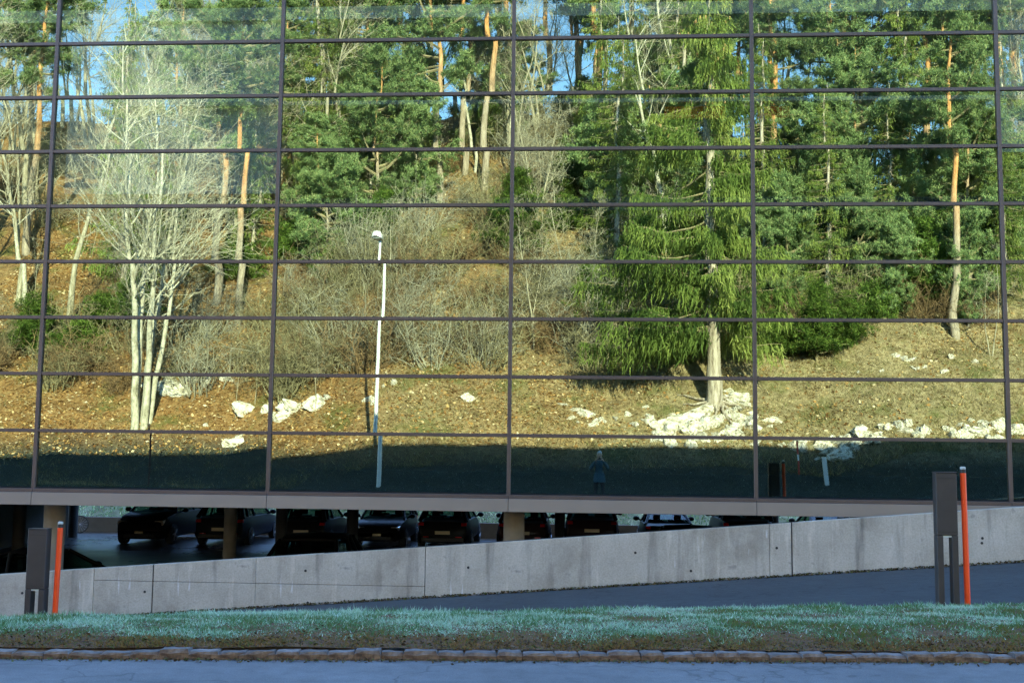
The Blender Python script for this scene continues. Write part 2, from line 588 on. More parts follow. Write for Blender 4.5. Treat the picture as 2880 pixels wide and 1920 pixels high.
def grid(name, xs, ys, zf, mat, parent=None, smooth=True):
    X, Y = np.meshgrid(xs, ys)
    Z = zf(X, Y)
    nx, ny = len(xs), len(ys)
    v = np.stack([X, Y, Z], -1).reshape(-1, 3)
    i = (np.arange(ny - 1)[:, None] * nx + np.arange(nx - 1)[None, :]).reshape(-1)
    f = np.stack([i, i + 1, i + nx + 1, i + nx], -1)
    me = bpy.data.meshes.new(name)
    me.from_pydata(v.tolist(), [], f.tolist())
    me.materials.append(mat)
    if smooth:
        me.polygons.foreach_set('use_smooth', [True] * len(me.polygons))
    me.update()
    # make sure the faces look up
    if len(me.polygons) and me.polygons[0].normal.z < 0:
        me.flip_normals()
    return obj(name, me, parent)

# ------------------------------------------------------------------ terrain functions
ROOF = 10.64
XC = [-75, -20, -14.5, -8, -5, 5, 8.5, 12, 65]
QE = [9, 8.3, 8.3, 6.1, 6.0, 5.9, 6.5, 5.4, 5]
XK = [-75, -20, -5, 3, 10, 16, 65]
QC = [48, 46, 41, 38, 30, 26, 26]
def hill(x, y, detail=True):
    x = np.asarray(x, dtype=np.float64)
    q = -np.asarray(y, dtype=np.float64)
    qe = np.interp(x, XC, QE)
    ze = ROOF - .36 * (18 + qe)
    q0 = qe - ze / .5
    qc = np.interp(x, XK, QC)
    z = np.where(q < q0, 0, np.where(q < qe, .5 * (q - q0), ze + .68 * (np.minimum(q, qc) - qe) + .03 * np.maximum(0, q - qc)))
    if detail:
        amp = np.clip((q - q0) / 6, 0, 1)
        z = z + amp * (1.1 * fbm(x / 6, q / 6, 3, 3) + .35 * fbm(x / 1.3, q / 1.3, 9, 3)) * np.clip((q - qe) / 6, .07, 1)
    return z

def ramp_z(x):
    return np.clip(-.388 + .078 * np.asarray(x, dtype=np.float64), -1.6, .62)
def kerb_y(x):
    return 8.88 + .107 * np.asarray(x, dtype=np.float64)
def verge_z(x, y):
    e = np.clip(11.22 + .25 * x, 9.9, 12.5)
    t = np.clip((y - e) / np.maximum(12.75 - e, .2), 0, 1)
    t = t * t * (3 - 2 * t)
    top = .060 + .10 * np.sin(np.clip((y - kerb_y(x)) / np.maximum(e - kerb_y(x), .5), 0, 1) * math.pi) * .5 + .05 * fbm(x * 1.7, y * 1.7, 21, 3)
    return top * (1 - t) + (ramp_z(x) - .03) * t

# ------------------------------------------------------------------ the setting
ground = grid('ground', np.linspace(-600, 600, 25), np.linspace(-600, 600, 25), lambda X, Y: X * 0 - 1.75, M['frost_ground'])
tag(ground, kind='structure')
xs = np.linspace(-70, 60, 300)
ys = -np.concatenate([np.linspace(.9, 20, 110), np.linspace(20.3, 80, 130)])
hillside = grid('hillside', xs, ys, hill, M['hill'])
tag(hillside, 'steep wooded bank behind the road, leaf litter and dry grass', kind='structure')

b = MB()
b.add([(-70, -1.0, 0), (60, -1.0, 0), (60, float(kerb_y(60)), 0), (-70, float(kerb_y(-70)), 0)], [(0, 1, 2, 3)])
tag(b.build('road', M['asphalt']), kind='structure')
xr = np.linspace(-45, 45, 91)
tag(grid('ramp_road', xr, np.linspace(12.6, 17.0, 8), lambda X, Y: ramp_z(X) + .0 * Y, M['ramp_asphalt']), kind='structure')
tag(grid('garage_floor', np.linspace(-45, 45, 10), np.linspace(17.05, 42.6, 6), lambda X, Y: X * 0 - 1.62, M['floor']), kind='structure')
def verge_grid():
    xs = np.linspace(-22, 20, 240)
    vs = np.linspace(0, 1, 36)
    X, V = np.meshgrid(xs, vs)
    Y0 = kerb_y(X) + .13
    Y = Y0 + (12.75 - Y0) * V
    Z = verge_z(X, Y)
    nx = len(xs)
    v = np.stack([X, Y, Z], -1).reshape(-1, 3)
    i = (np.arange(len(vs) - 1)[:, None] * nx + np.arange(nx - 1)[None, :]).reshape(-1)
    f = np.stack([i, i + 1, i + nx + 1, i + nx], -1)
    me = bpy.data.meshes.new('verge')
    me.from_pydata(v.tolist(), [], f.tolist())
    me.materials.append(M['soil'])
    me.polygons.foreach_set('use_smooth', [True] * len(me.polygons))
    me.update()
    return obj('verge', me)
tag(verge_grid(), kind='structure')

def rear_bank(X, Y):
    t = Y - 43.0
    z = np.where(t < 20, -1.15 + .53 * t, -1.15 + .53 * 20 + .04 * (t - 20))
    return z + .35 * fbm(X / 2.2, Y / 2.2, 31, 4) * np.clip(t, 0, 1)
tag(grid('rear_bank', np.linspace(-70, 70, 220), np.linspace(42.95, 90, 80), rear_bank, M['frost_ground']), kind='structure')

# grass on the verge (uncountable)
def verge_grass():
    rng = np.random.default_rng(5)
    n = 170000
    x = rng.uniform(-8.5, 9.5, n)
    y0 = kerb_y(x) + .13
    e = np.clip(11.22 + .25 * x, 9.9, 12.5) + .35
    f = rng.uniform(0, 1, n) ** 1.15
    y = y0 + (e - y0) * f
    # clumps thin out towards the kerb
    cl = fbm(x * 2.3, y * 2.3, 41, 4)
    keep = rng.uniform(0, 1, n) < np.clip(.8 + 3.0 * f + 1.2 * cl, .5, 1)
    x, y, f, cl = x[keep], y[keep], f[keep], cl[keep]
    n = len(x)
    z = verge_z(x, y)
    d = rng.normal(size=(n, 3)) * np.array([.75, .75, .25]) + np.array([0, 0, .75])
    d[:, 2] = np.abs(d[:, 2])
    d = unit(d)
    ln = rng.uniform(.018, .048, n) * (1 + .45 * (f > .85)) * (1 + 1.8 * cl)
    base = np.stack([x, y, z - .004], 1)
    t = blades(base, d, ln, rng.uniform(.006, .013, n), rng)
    w = np.clip((f - .07) / .16 + 1.6 * cl, 0, 1)                       # 0 withered by the kerb, 1 frosted turf
    frost = .47 + .44 * rng.uniform(0, 1, n) ** 1.4 + 1.25 * fbm(x * 2.1, y * 3.4, 77, 4) + .30 * (f - .5)
    frost = np.where(rng.uniform(0, 1, n) < .04, 1.0, np.minimum(frost, .88))
    tint = np.where(rng.uniform(0, 1, n) < w, np.clip(frost, .3, 1), rng.uniform(0, .36, n))
    return obj('verge_grass', tri_mesh('verge_grass', t, tint, M['verge_grass']))
tag(verge_grass(), 'frosted grass of the verge, withered brown towards the kerb', 'grass', kind='stuff')

# fallen leaves and grit lying along the gutter
def litter_strip(name, xs, ys, zs, size, mat, seed, tint=None):
    rng = np.random.default_rng(seed)
    n = len(xs)
    c = np.stack([xs, ys, zs], 1)
    a = unit(rng.normal(size=(n, 3)) * np.array([1, 1, .35]))
    b_ = unit(np.cross(a, rng.normal(size=(n, 3)) * np.array([.3, .3, 1]) + np.array([0, 0, .7])))
    s = (size * rng.uniform(.5, 1.3, n))[:, None]
    p0, p1, p2, p3 = c - a * s, c + b_ * s * .6, c + a * s, c - b_ * s * .6
    t = np.concatenate([np.stack([p0, p1, p2], 1), np.stack([p0, p2, p3], 1)])
    ti = rng.uniform(0, 1, n) if tint is None else tint
    return obj(name, tri_mesh(name, t, np.concatenate([ti, ti]), mat))
rng = np.random.default_rng(8)
gx = rng.uniform(-9, 9.5, 2600)
gy = kerb_y(gx) - np.abs(rng.normal(0, .05, 2600)) - .01
tag(litter_strip('gutter_litter', gx, gy, np.full(2600, .006) + rng.uniform(0, .01, 2600), .016, M['moss'], 2), 'brown leaf crumbs lying in the gutter along the kerb', 'litter', kind='stuff')
gx = rng.uniform(-12, 9, 5200)
gy = 16.885 - np.abs(rng.normal(0, .035, 5200))
tag(litter_strip('wall_foot_litter', gx, gy, ramp_z(gx) + .004 + rng.uniform(0, .03, 5200), .022, M['moss'], 3), 'moss and leaf crumbs along the foot of the ramp wall', 'litter', kind='stuff')

gx = rng.uniform(-9, 9.5, 5200)
gf = np.abs(rng.normal(0, .28, 5200))
gy = kerb_y(gx) + .12 + gf
tag(litter_strip('verge_litter', gx, gy, verge_z(gx, gy) + .006 + rng.uniform(0, .015, 5200), .017, M['moss'], 6), 'withered leaves and grass scraps along the muddy verge edge', 'litter', kind='stuff')
# kerb of separate setts
kerb = empty('stone_kerb', (0, float(kerb_y(0)), 0), 0, 'low kerb of rough brownish stone setts between road and verge', 'kerb')
kmeshes = []
for s in range(5):
    rnd = random.Random(s)
    b = MB()
    j = lambda a: rnd.uniform(-a, a)
    vs = []
    for z, ins in ((-.05, 0), (.046, .0), (.066, .018)):
        for (sx, sy) in ((-1, 0), (-.3, 0), (.4, 0), (1, 0), (1, 1), (.3, 1), (-.4, 1), (-1, 1)):
            xx = sx * .098 * (1 - ins * 4 * abs(sx))
            yy = .004 + sy * .175 + (ins if sy == 0 else -ins)
            vs.append((xx + j(.006), yy + j(.008), z + j(.005)))
    fs = []
    for r in range(2):
        for i in range(8):
            fs.append((r * 8 + i, r * 8 + (i + 1) % 8, (r + 1) * 8 + (i + 1) % 8, (r + 1) * 8 + i))
    fs += [(16, 17, 22, 23), (17, 18, 21, 22), (18, 19, 20, 21)]
    b.add(vs, fs)
    kmeshes.append(b.mesh('kerb_stone', M['kerb']))
kb = MB().add([(px, float(kerb_y(px)) - float(kerb_y(0)) + dy, dz) for px in (-9.5, 10.5) for dy, dz in ((.012, -.05), (.012, .034), (.17, .05), (.17, -.05))], [(0, 1, 5, 4), (1, 2, 6, 5), (2, 3, 7, 6), (3, 2, 1, 0), (4, 5, 6, 7)])
kb.build('bedding', M['soil'], kerb)
rnd = random.Random(3)
x = -9.5
ang = math.atan(.107)
while x < 10.5:
    k = rnd.uniform(.85, 1.35)
    w = .196 * k
    xc = x + w / 2
    s = obj('kerb_stone', rnd.choice(kmeshes), kerb, (xc, float(kerb_y(xc)) - float(kerb_y(0)) + rnd.uniform(-.008, .008), rnd.uniform(-.014, .004)), (rnd.uniform(-.03, .03), rnd.uniform(-.03, .03), ang + rnd.uniform(-.03, .03)))
    s.scale = (k * .995, rnd.uniform(.85, 1.1), rnd.uniform(.8, 1.12))
    x += w * 1.008

# ------------------------------------------------------------------ the building
PW, PH, PX0, PZ1, FY = 3.9294, .945, -9.0558, 8.5048, 18.0
BAY0, BAY1 = -4, 9                    # bays built
ROW_TOP, ROW_BOT = -2, 8              # row lines, counted downwards from PZ1
BX0, BX1 = PX0 + BAY0 * PW, PX0 + BAY1 * PW
ZTOP, ZBOT = PZ1 - ROW_TOP * PH, PZ1 - ROW_BOT * PH
bld = empty('office_building', (0, FY, -1.62), 0, 'mirror-glass office block on columns above an open car park', 'building')
def part(b, name, mats, **k):
    o = b.build(name, mats, None, **k)
    o.parent = bld
    o.matrix_parent_inverse = bld.matrix_basis.inverted()
    return o
rnd = random.Random(12)
pane = MB()
pw, ph = PW - .05, PH - .05
vs = [(-pw / 2, 0, -ph / 2), (pw / 2, 0, -ph / 2), (pw / 2, 0, ph / 2), (-pw / 2, 0, ph / 2)]
pane.add(vs, [(0, 1, 2, 3)], 0)
pane.add(vs + [(p[0], .014, p[2]) for p in vs], [(7, 6, 5, 4), (1, 0, 4, 5), (2, 1, 5, 6), (3, 2, 6, 7), (0, 3, 7, 4)], 1)
pane_me = bpy.data.meshes.new('glass_pane')
pane_me.from_pydata(pane.v, [], pane.f)
pane_me.materials.append(M['glass'])
pane_me.materials.append(M['clear'])
pane_me.polygons.foreach_set('material_index', pane.m)
tr_me = MB().box(-PW / 2 + .032, PW / 2 - .032, -.035, .04, -.028, .028).mesh('transom', M['frame'], bevel=.004)
INV = bld.matrix_basis.inverted()
def place(name, me, loc, rot=(0, 0, 0)):
    o = obj(name, me, bld, loc, rot)
    o.matrix_parent_inverse = INV
    return o
INV = Matrix.Translation((0, -FY, 1.62))
for i in range(BAY0, BAY1):
    xc = PX0 + (i + .5) * PW
    for r in range(ROW_TOP, ROW_BOT):
        zc = PZ1 - (r + .5) * PH
        place('glass_pane', pane_me, (xc, FY, zc), (rad(rnd.gauss(0, .085)), 0, rad(rnd.gauss(0, .085))))
    for r in range(ROW_TOP, ROW_BOT):
        place('transom', tr_me, (xc, FY, PZ1 - r * PH))
mul_me = MB().box(-.030, .030, -.045, .05, ZBOT - .03, ZTOP + .03).mesh('mullion', M['frame'], bevel=.004)
for i in range(BAY0, BAY1 + 1):
    place('mullion', mul_me, (PX0 + i * PW, FY, 0))
rail_me = MB().box(-PW / 2 + .002, PW / 2 - .002, -.055, .06, ZBOT - .066, ZBOT - .004).mesh('sill_rail', M['frame'], bevel=.004)
fas_me = MB().box(-PW / 2 + .004, PW / 2 - .004, -.085, .10, .672, ZBOT - .068).mesh('fascia_panel', M['fascia'], bevel=.004)
for i in range(BAY0, BAY1):
    xc = PX0 + (i + .5) * PW
    place('sill_rail', rail_me, (xc, FY, 0))
    place('fascia_panel', fas_me, (xc, FY, 0))
def pb(name, mat, *boxes):
    b = MB()
    for q in boxes:
        b.box(*q)
    me = b.mesh(name, mat)
    return place(name, me, (0, 0, 0))
BYB = 40.6
pb('roof', M['dark_concrete'], (BX0, BX1, FY - .06, BYB, ZTOP + .034, ROOF))
pb('side_wall', M['interior'], (BX0, BX0 + .2, FY + .12, BYB, .95, ZTOP + .03))
pb('side_wall', M['interior'], (BX1 - .2, BX1, FY + .12, BYB, .95, ZTOP + .03))
pb('floor_slab', M['dark_concrete'], (BX0, BX1, FY + .13, BYB, .70, .945))
pb('floor_slab', M['interior'], (BX0 + .2, BX1 - .2, FY + .36, BYB, 5.66, 5.88))
pb('floor_slab', M['slab'], (BX0 + .2, BX1 - .2, FY + .22, BYB, 8.98, 9.20))
pb('ceiling_duct', M['slab'], (BX0 + .2, BX1 - .2, FY + .20, FY + .30, 7.46, 7.53))
pb('rear_wall', M['interior'], (BX0, BX1, BYB - .25, BYB - .02, .95, ZTOP + .03))
pb('orange_panel', M['panel_orange'], (1.33, 2.34, FY + .32, FY + .40, 7.21, 7.42))
pb('orange_panel', M['panel_orange'], (2.87, 3.40, FY + .32, FY + .40, 7.21, 7.41))
pb('roller_blind', M['blind'], (PX0 + .1, PX0 + PW - .1, FY + .30, FY + .31, 5.95, 9.0))
pb('roller_blind', M['blind'], (PX0 + 4 * PW + .1, PX0 + 5 * PW - .1, FY + .30, FY + .31, 6.6, 9.0))
# columns carrying it
def column(x, y, r, mat):
    b = MB()
    n = 28
    b.tube([(0, 0, -1.62), (0, 0, .70)], [r, r], n)
    me = b.mesh('column', mat, smooth=True)
    place('column', me, (x, y, 0))
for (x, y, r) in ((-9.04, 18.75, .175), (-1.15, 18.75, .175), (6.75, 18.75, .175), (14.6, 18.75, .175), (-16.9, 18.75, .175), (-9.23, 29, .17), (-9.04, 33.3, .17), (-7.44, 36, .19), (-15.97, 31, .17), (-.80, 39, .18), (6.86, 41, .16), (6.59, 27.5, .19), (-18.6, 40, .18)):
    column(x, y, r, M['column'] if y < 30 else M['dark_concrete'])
# walls of the car park
b = MB().box(-18.9, -18.7, 24, 39.8, -1.62, .70)
tag(b.build('garage_side_wall', M['interior']), 'pale plastered side wall at the left end of the car park', 'wall')
b = MB().box(-40, 40, 42.6, 42.85, -1.70, -1.04)
tag(b.build('parapet_wall', M['dark_concrete'], bevel=.012), 'low grey concrete wall behind the parked cars', 'wall')
b = MB().box(10.2, 10.5, 22, 40, -1.62, .69)
tag(b.build('garage_partition', M['dark_concrete']), 'dark concrete partition at the right end of the car park', 'wall')

# ------------------------------------------------------------------ ramp wall in cast panels
wall = empty('ramp_wall', (0, 17.0, -1.6), 0, 'sloping grey concrete retaining wall along the ramp', 'wall')
WINV = Matrix.Translation((0, -17.0, 1.6))
def wtop(x):
    return .0837 * x + .372 - .0037 * min(0, x)
def wprism(name, x0, x1, z0f, z1f, y0, y1, mat, bevel=.006):
    b = MB()
    vs = []
    for x in (x0, x1):
        for (y, z) in ((y0, z0f(x)), (y1, z0f(x)), (y1, z1f(x)), (y0, z1f(x))):
            vs.append((x, y, z))
    b.add(vs, [(3, 2, 1, 0), (4, 5, 6, 7), (0, 1, 5, 4), (1, 2, 6, 5), (2, 3, 7, 6), (3, 0, 4, 7)])
    # local origin varies so that the concrete pattern differs from panel to panel
    ox = x0
    me = MB().add([(p[0] - ox, p[1] - 17.0, p[2]) for p in b.v], b.f).mesh(name, mat, bevel=bevel)
    o = obj(name, me, wall, (ox, 17.0, 0))
    o.matrix_parent_inverse = WINV
    return o
low = lambda x: max(-1.72, float(ramp_z(x)) - .25)
JX = [(-16, .006), (-11.6, .008), (-7.48, .003), (-6.555, .010), (-4.96, .002), (-2.37, .005), (2.757, .003), (3.084, .010), (8.2, .008), (13.0, .008)]
for (xa, ga), (xb, gb) in zip(JX[:-1], JX[1:]):
    a0, b0 = xa + ga, xb - gb
    if -7.6 < xa < -2.4:
        zj = -.405
        wprism('wall_panel', a0, b0, low, lambda x: zj - .003, 16.9, 17.06, M['concrete'], .004)
        wprism('wall_panel', a0, b0, lambda x: zj + .003, wtop, 16.9, 17.06, M['concrete'], .004)
    else:
        wprism('wall_panel', a0, b0, low, wtop, 16.9, 17.06, M['concrete'])
wprism('wall_core', -16, 13, low, lambda x: wtop(x) - .02, 16.93, 17.045, M['joint'], 0)
hole_me = MB().tube([(0, -.003, 0), (0, .01, 0)], [.02, .02], 10).mesh('tie_hole', M['joint'])
for (x, z) in ((-4.195, -.202), (-4.147, -.676), (-1.718, -.11), (.78, .152), (-6.674, -.563), (5.834, .447), (5.824, .377), (2.861, .256), (-8.6, -.62), (4.6, -.02), (1.6, -.1)):
    o = obj('tie_hole', hole_me, wall, (x, 16.9, z))
    o.matrix_parent_inverse = WINV

# ------------------------------------------------------------------ bollard lights and snow poles
def bollard(loc, label, rz=0):
    t = empty('bollard_light', loc, rz, label, 'bollard', 'fork-shaped bollard lights by the ramp')
    w, d, h, hs = .112, .06, 1.50, .83
    b = MB().box(-w, w, -d, d, hs, h)
    b.build('head', M['bollard'], t, bevel=.006)
    MB().box(-w - .004, w + .004, -d - .004, d + .004, h + .001, h + .012).build('cap', M['bollard'], t, bevel=.003)
    for s in (-1, 1):
        x0, x1 = sorted((s * w, s * (w - .066)))
        MB().box(x0, x1, -d, d, -.35, hs - .002).build('leg', M['bollard'], t, bevel=.005)
    MB().box(-w + .012, w - .012, -d - .003, -d - .001, h - .062, h - .056).build('seam', M['black'], t)
    MB().box(-w + .012, w - .012, -d - .003, -d - .001, hs + .035, hs + .040).build('seam', M['black'], t)
    MB().box(-w + .068, w - .068, -d + .01, d - .01, hs - .02, hs - .002).build('lens', M['lens'], t)
    return t
bollard((-6.24, 12.6, -.83), 'dark fork-legged bollard light beside the left snow pole')
bollard((3.93, 12.5, -.055), 'dark fork-legged bollard light beside the right snow pole')
def snow_pole(loc, tilt, label):
    t = empty('snow_pole', loc, 0, label, 'snow pole', 'orange snow poles by the ramp')
    t.rotation_euler = tilt
    b = MB().tube([(0, 0, -.3), (0, 0, 1.49)], [.031, .031], 18)
    b.build('pole', M['orange'], t, smooth=True)
    MB().tube([(0, 0, 1.492), (0, 0, 1.53)], [.0315, .0315], 18).build('band', M['black'], t, smooth=True)
    MB().tube([(0, 0, 1.532), (0, 0, 1.552), (0, 0, 1.56)], [.030, .030, .018], 18).build('cap', M['lens'], t, smooth=True)
snow_pole((-6.03, 12.62, -.80), (0, rad(.7), 0), 'orange snow pole with black band at the lower left end of the ramp')
snow_pole((4.14, 12.5, -.045), (0, rad(-.4), 0), 'orange snow pole with black band at the upper right end of the ramp')

# ------------------------------------------------------------------ street lamp and posts behind the camera
lz = float(hill(-7.2, -3.2))
lamp = empty('street_lamp', (-7.2, -3.2, lz), 0, 'tall white street lamp reflected in the glass left of centre', 'street lamp')
HL = 9.35 - lz
MB().tube([(0, 0, -.3), (0, 0, 1.2), (0, 0, HL - .2), (-.01, .0, HL)], [.085, .08, .048, .045], 20).build('pole', M['steel'], lamp, smooth=True)
b = MB()
hv = []
for (yy, w, zl, zh) in ((-.16, .05, HL - .03, HL + .05), (.05, .16, HL - .05, HL + .16), (.30, .19, HL - .06, HL + .20), (.52, .12, HL - .05, HL + .14), (.60, .04, HL - .02, HL + .06)):
    hv.append([(-w - .07, yy, zl), (w - .07, yy, zl), (w - .07, yy, (zl + zh) / 2), (w * .6 - .07, yy, zh), (-w * .6 - .07, yy, zh), (-w - .07, yy, (zl + zh) / 2)])
vs = [p for r in hv for p in r]
fs = [tuple(range(5, -1, -1)), tuple(range(24, 30))]
for i in range(4):
    for k in range(6):
        fs.append((i * 6 + k, i * 6 + (k + 1) % 6, i * 6 + 6 + (k + 1) % 6, i * 6 + 6 + k))
b.add(vs, fs)
b.build('lamp_head', M['white'], lamp, smooth=True)
MB().box(-.19, .05, .02, .46, HL - .085, HL - .052).build('lens', M['lens'], lamp, bevel=.01)
MB().box(-.05, .03, -.06, .10, HL - .10, HL + .02).build('bracket', M['bollard'], lamp, bevel=.01)

def stake(name, x, y, top, r, parts, label, cat, tilt=(0, 0, 0), rect=None):
    z = float(hill(x, y))
    t = empty(name, (x, y, z), 0, label, cat)
    t.rotation_euler = tilt
    h = top - z
    prev = -.3
    for i, (pn, f1, mt) in enumerate(parts):
        z1 = h * f1
        if rect:
            b = MB().box(-rect[0], rect[0], -rect[1], rect[1], prev, z1 - .002)
            b.build(pn, mt, t, bevel=.01)
        else:
            MB().tube([(0, 0, prev), (0, 0, z1 - .002)], [r, r], 14).build(pn, mt, t, smooth=True)
        prev = z1
    return t
stake('marker_stake', -16.25, -5.0, 2.5, .035, [('stake', .97, M['dark_wood']), ('tip', 1.0, M['black'])], 'dark thin stake reflected low in the second bay from the left', 'stake')
stake('snow_stake', 7.6, -4.5, 2.12, .03, [('foot', .42, M['red']), ('middle', .6, M['white']), ('upper', .97, M['red']), ('cap', 1.0, M['black'])], 'red and white snow stake reflected low at the right', 'stake')
stake('marker_post', 8.5, -4.0, 1.6, .06, [('post', .93, M['steel']), ('cap', 1.0, M['white'])], 'leaning pale marker post reflected low at the right', 'post', (0, rad(-5.5), 0), (.075, .05))

# ------------------------------------------------------------------ cars
def make_car(kind, paint, label, x, y, rz):
    L_, W_, H_, belt, hood = {'hatch': (4.05, 1.74, 1.50, .95, .86), 'suv': (4.45, 1.84, 1.70, 1.08, 1.02), 'coupe': (4.15, 1.76, 1.36, .90, .80), 'estate': (4.6, 1.80, 1.52, .97, .88), 'van': (4.4, 1.82, 1.82, 1.10, 1.02)}[kind]
    t = empty('parked_car', (x, y, -1.62), rz, label, 'car', 'cars in the open car park')
    hl, hw = L_ / 2, W_ / 2
    # lower shell: stations along the length (y = nose)
    st = [(-hl, .80, belt * .70), (-hl + .05, .90, belt * .93), (-hl + .35, .97, belt), (-hl + .9, 1.0, belt), (-.2, 1.0, belt * .99), (hl * .36, 1.0, belt * .98), (hl * .48, .99, hood + .04), (hl - .55, .96, hood * .96), (hl - .16, .88, hood * .82), (hl - .02, .80, hood * .66), (hl, .74, hood * .52)]
    sect = lambda w, zt: [(.84 * w, .22), (.965 * w, .30), (1.0 * w, .50), (.99 * w, zt * .80), (.93 * w, zt * .975), (.80 * w, zt * 1.01)]
    rows = []
    for (yy, ws, zt) in st:
        p = sect(hw * ws, zt)
        rows.append([(a, yy, z) for a, z in p] + [(-a, yy, z) for a, z in reversed(p)])
    n = len(rows[0])
    b = MB()
    vs = [q for r in rows for q in r]
    fs = []
    for i in range(len(rows) - 1):
        for k in range(n):
            fs.append((i * n + k, i * n + (k + 1) % n, (i + 1) * n + (k + 1) % n, (i + 1) * n + k))
    fs += [tuple(range(n)), tuple((len(rows) - 1) * n + k for k in range(n - 1, -1, -1))]
    b.add(vs, fs)
    # roof and pillars: greenhouse corner lines
    yb = {'coupe': -hl + .35, 'estate': -hl + .12, 'suv': -hl + .15, 'van': -hl + .08}.get(kind, -hl + .15)   # base of rear screen
    yr = {'coupe': -hl + 1.35, 'estate': -hl + .45, 'suv': -hl + .5, 'van': -hl + .25}.get(kind, -hl + .6)      # rear edge of roof
    yf = hl * .10
    yw = hl * .46                                                                                              # base of windscreen
    zb, zr = belt * .985, H_ - .07
    wb, wr = hw * .87, hw * .70
    ym = (yr + yf) / 2
    roof = [(yr, wr * .93, zr - .03), (yr + .25, wr, zr + .035), (ym, wr * 1.01, zr + .07), (yf - .2, wr, zr + .045), (yf, wr * .95, zr)]
    rv = []
    for (yy, w, z) in roof:
        rv += [(-w, yy, z - .05), (-w * .9, yy, z), (0, yy, z + .02), (w * .9, yy, z), (w, yy, z - .05), (0, yy, z - .045)]
    rf = []
    for i in range(4):
        for k in range(6):
            rf.append((i * 6 + k, i * 6 + (k + 1) % 6, i * 6 + 6 + (k + 1) % 6, i * 6 + 6 + k))
    rf += [(5, 4, 3, 2, 1, 0), tuple(24 + k for k in range(6))]
    b.add(rv, rf)
    for s in (-1, 1):
        for (p0, p1, r) in (((s * wb, yw, zb - .02), (s * wr * .97, yf, zr - .02), .045), ((s * wb, yb, zb - .02), (s * wr * .95, yr, zr - .05), .075 if kind != 'coupe' else .06), ((s * wb * 1.01, ym - .05, zb - .03), (s * wr * 1.0, ym - .08, zr + .01), .04)):
            b.tube([p0, p1], [r, r * .8], 8)
    if kind in ('hatch', 'suv', 'estate', 'van'):
        for s in (-1, 1):
            b.tube([(s * wb, yb + .55, zb - .02), (s * wr * .97, yr + .42, zr)], [.05, .045], 8)
    nf = len(fs)
    for q, face in enumerate(b.f[:nf]):
        cen = [sum(b.v[i][k] for i in face) / len(face) for k in range(3)]
        if len(face) == 4 and abs(cen[0]) < .05 and cen[2] > belt * .9 and yb < cen[1] < yw:
            b.m[q] = 1                                   # inside of the cabin
    body = b.build('body', [M['paint%d' % paint], M['seat']], t, smooth=True)
    G = M['car_glass']
    def quad(nm, pts):
        return MB().add(pts, [(0, 1, 2, 3)]).build(nm, G, t)
    quad('windscreen', [(-wb * .95, yw - .01, zb), (wb * .95, yw - .01, zb), (wr * .93, yf + .0, zr - .03), (-wr * .93, yf + .0, zr - .03)])
    quad('rear_window', [(-wb * .92, yb + .02, zb + .03), (wb * .92, yb + .02, zb + .03), (wr * .9, yr + .02, zr - .06), (-wr * .9, yr + .02, zr - .06)])
    for s in (-1, 1):
        quad('side_window', [(s * wb * .985, yb + .1, zb), (s * wb * .985, yw - .1, zb), (s * wr * .985, yf - .05, zr - .03), (s * wr * .985, yr + .08, zr - .05)])
    # seats
    for (sx, sy) in ((-.36, .15), (.36, .15), (-.36, -.75), (.36, -.75)):
        b = MB()
        b.prism([(sy - .30, .35), (sy + .25, .35), (sy + .25, .52), (sy - .12, .55), (sy - .26, zb + .08), (sy - .38, zb + .06)], sx - .25, sx + .25)
        b.prism([(sy - .40, zb + .10), (sy - .30, zb + .10), (sy - .32, zb + .29), (sy - .41, zb + .29)], sx - .12, sx + .12)
        b.build('seat', M['seat'], t)
    # wheels
    for sx in (-1, 1):
        for sy in (hl - .82, -hl + .76):
            wr_ = .31 if kind not in ('suv', 'van') else .35
            b = MB().tube([(0, -.11, 0), (0, -.10, 0), (0, .10, 0), (0, .11, 0)], [wr_ - .05, wr_, wr_, wr_ - .05], 24)
            w = b.build('wheel', M['tyre'], t, (sx * (hw - .095), sy, wr_), smooth=True)
            w.rotation_euler = (0, 0, rad(90))
            b = MB()
            b.tube([(0, -.118, 0), (0, .118, 0)], [wr_ * .22, wr_ * .22], 12)
            for k in range(5):
                a = 2 * math.pi * k / 5
                for yy in (-.114, .114):
                    b.tube([(0, yy, 0), (math.cos(a) * wr_ * .66, yy, math.sin(a) * wr_ * .66)], [.035, .028], 5)
            obj('rim', b.mesh('rim', M['rim'], smooth=True), w)
    # lamps, plates, mirrors
    for s in (-1, 1):
        b = MB().prism([(hl - .30, hood * .70), (hl - .085, hood * .66), (hl - .12, hood * .80), (hl - .33, hood * .85)], s * hw * .52, s * hw * .86)
        b.build('headlight', M['head'], t, bevel=.01)
        zt = belt * .86
        b = MB().prism([(-hl - .012, zt - .045), (-hl + .16, zt - .06), (-hl + .16, zt + .06), (-hl + .03, zt + .055)], s * hw * .70, s * hw * .90)
        b.build('tail_lamp', M['tail'], t, bevel=.008)
        b = MB().box(min(s * hw * .5, s * hw * .72), max(s * hw * .5, s * hw * .72), -hl - .03, -hl + .05, .40, .43)
        b.build('reflector', M['tail'], t)
        b = MB()
        b.tube([(s * wb * .98, yw - .35, zb - .02), (s * (hw + .05), yw - .36, zb + .04)], [.03, .03], 6)
        b.tube([(s * (hw + .02), yw - .40, zb + .06), (s * (hw + .07), yw - .36, zb + .065), (s * (hw + .16), yw - .36, zb + .06), (s * (hw + .19), yw - .38, zb + .055)], [.05, .085, .08, .045], 10)
        b.build('wing_mirror', M['paint%d' % paint], t, smooth=True)
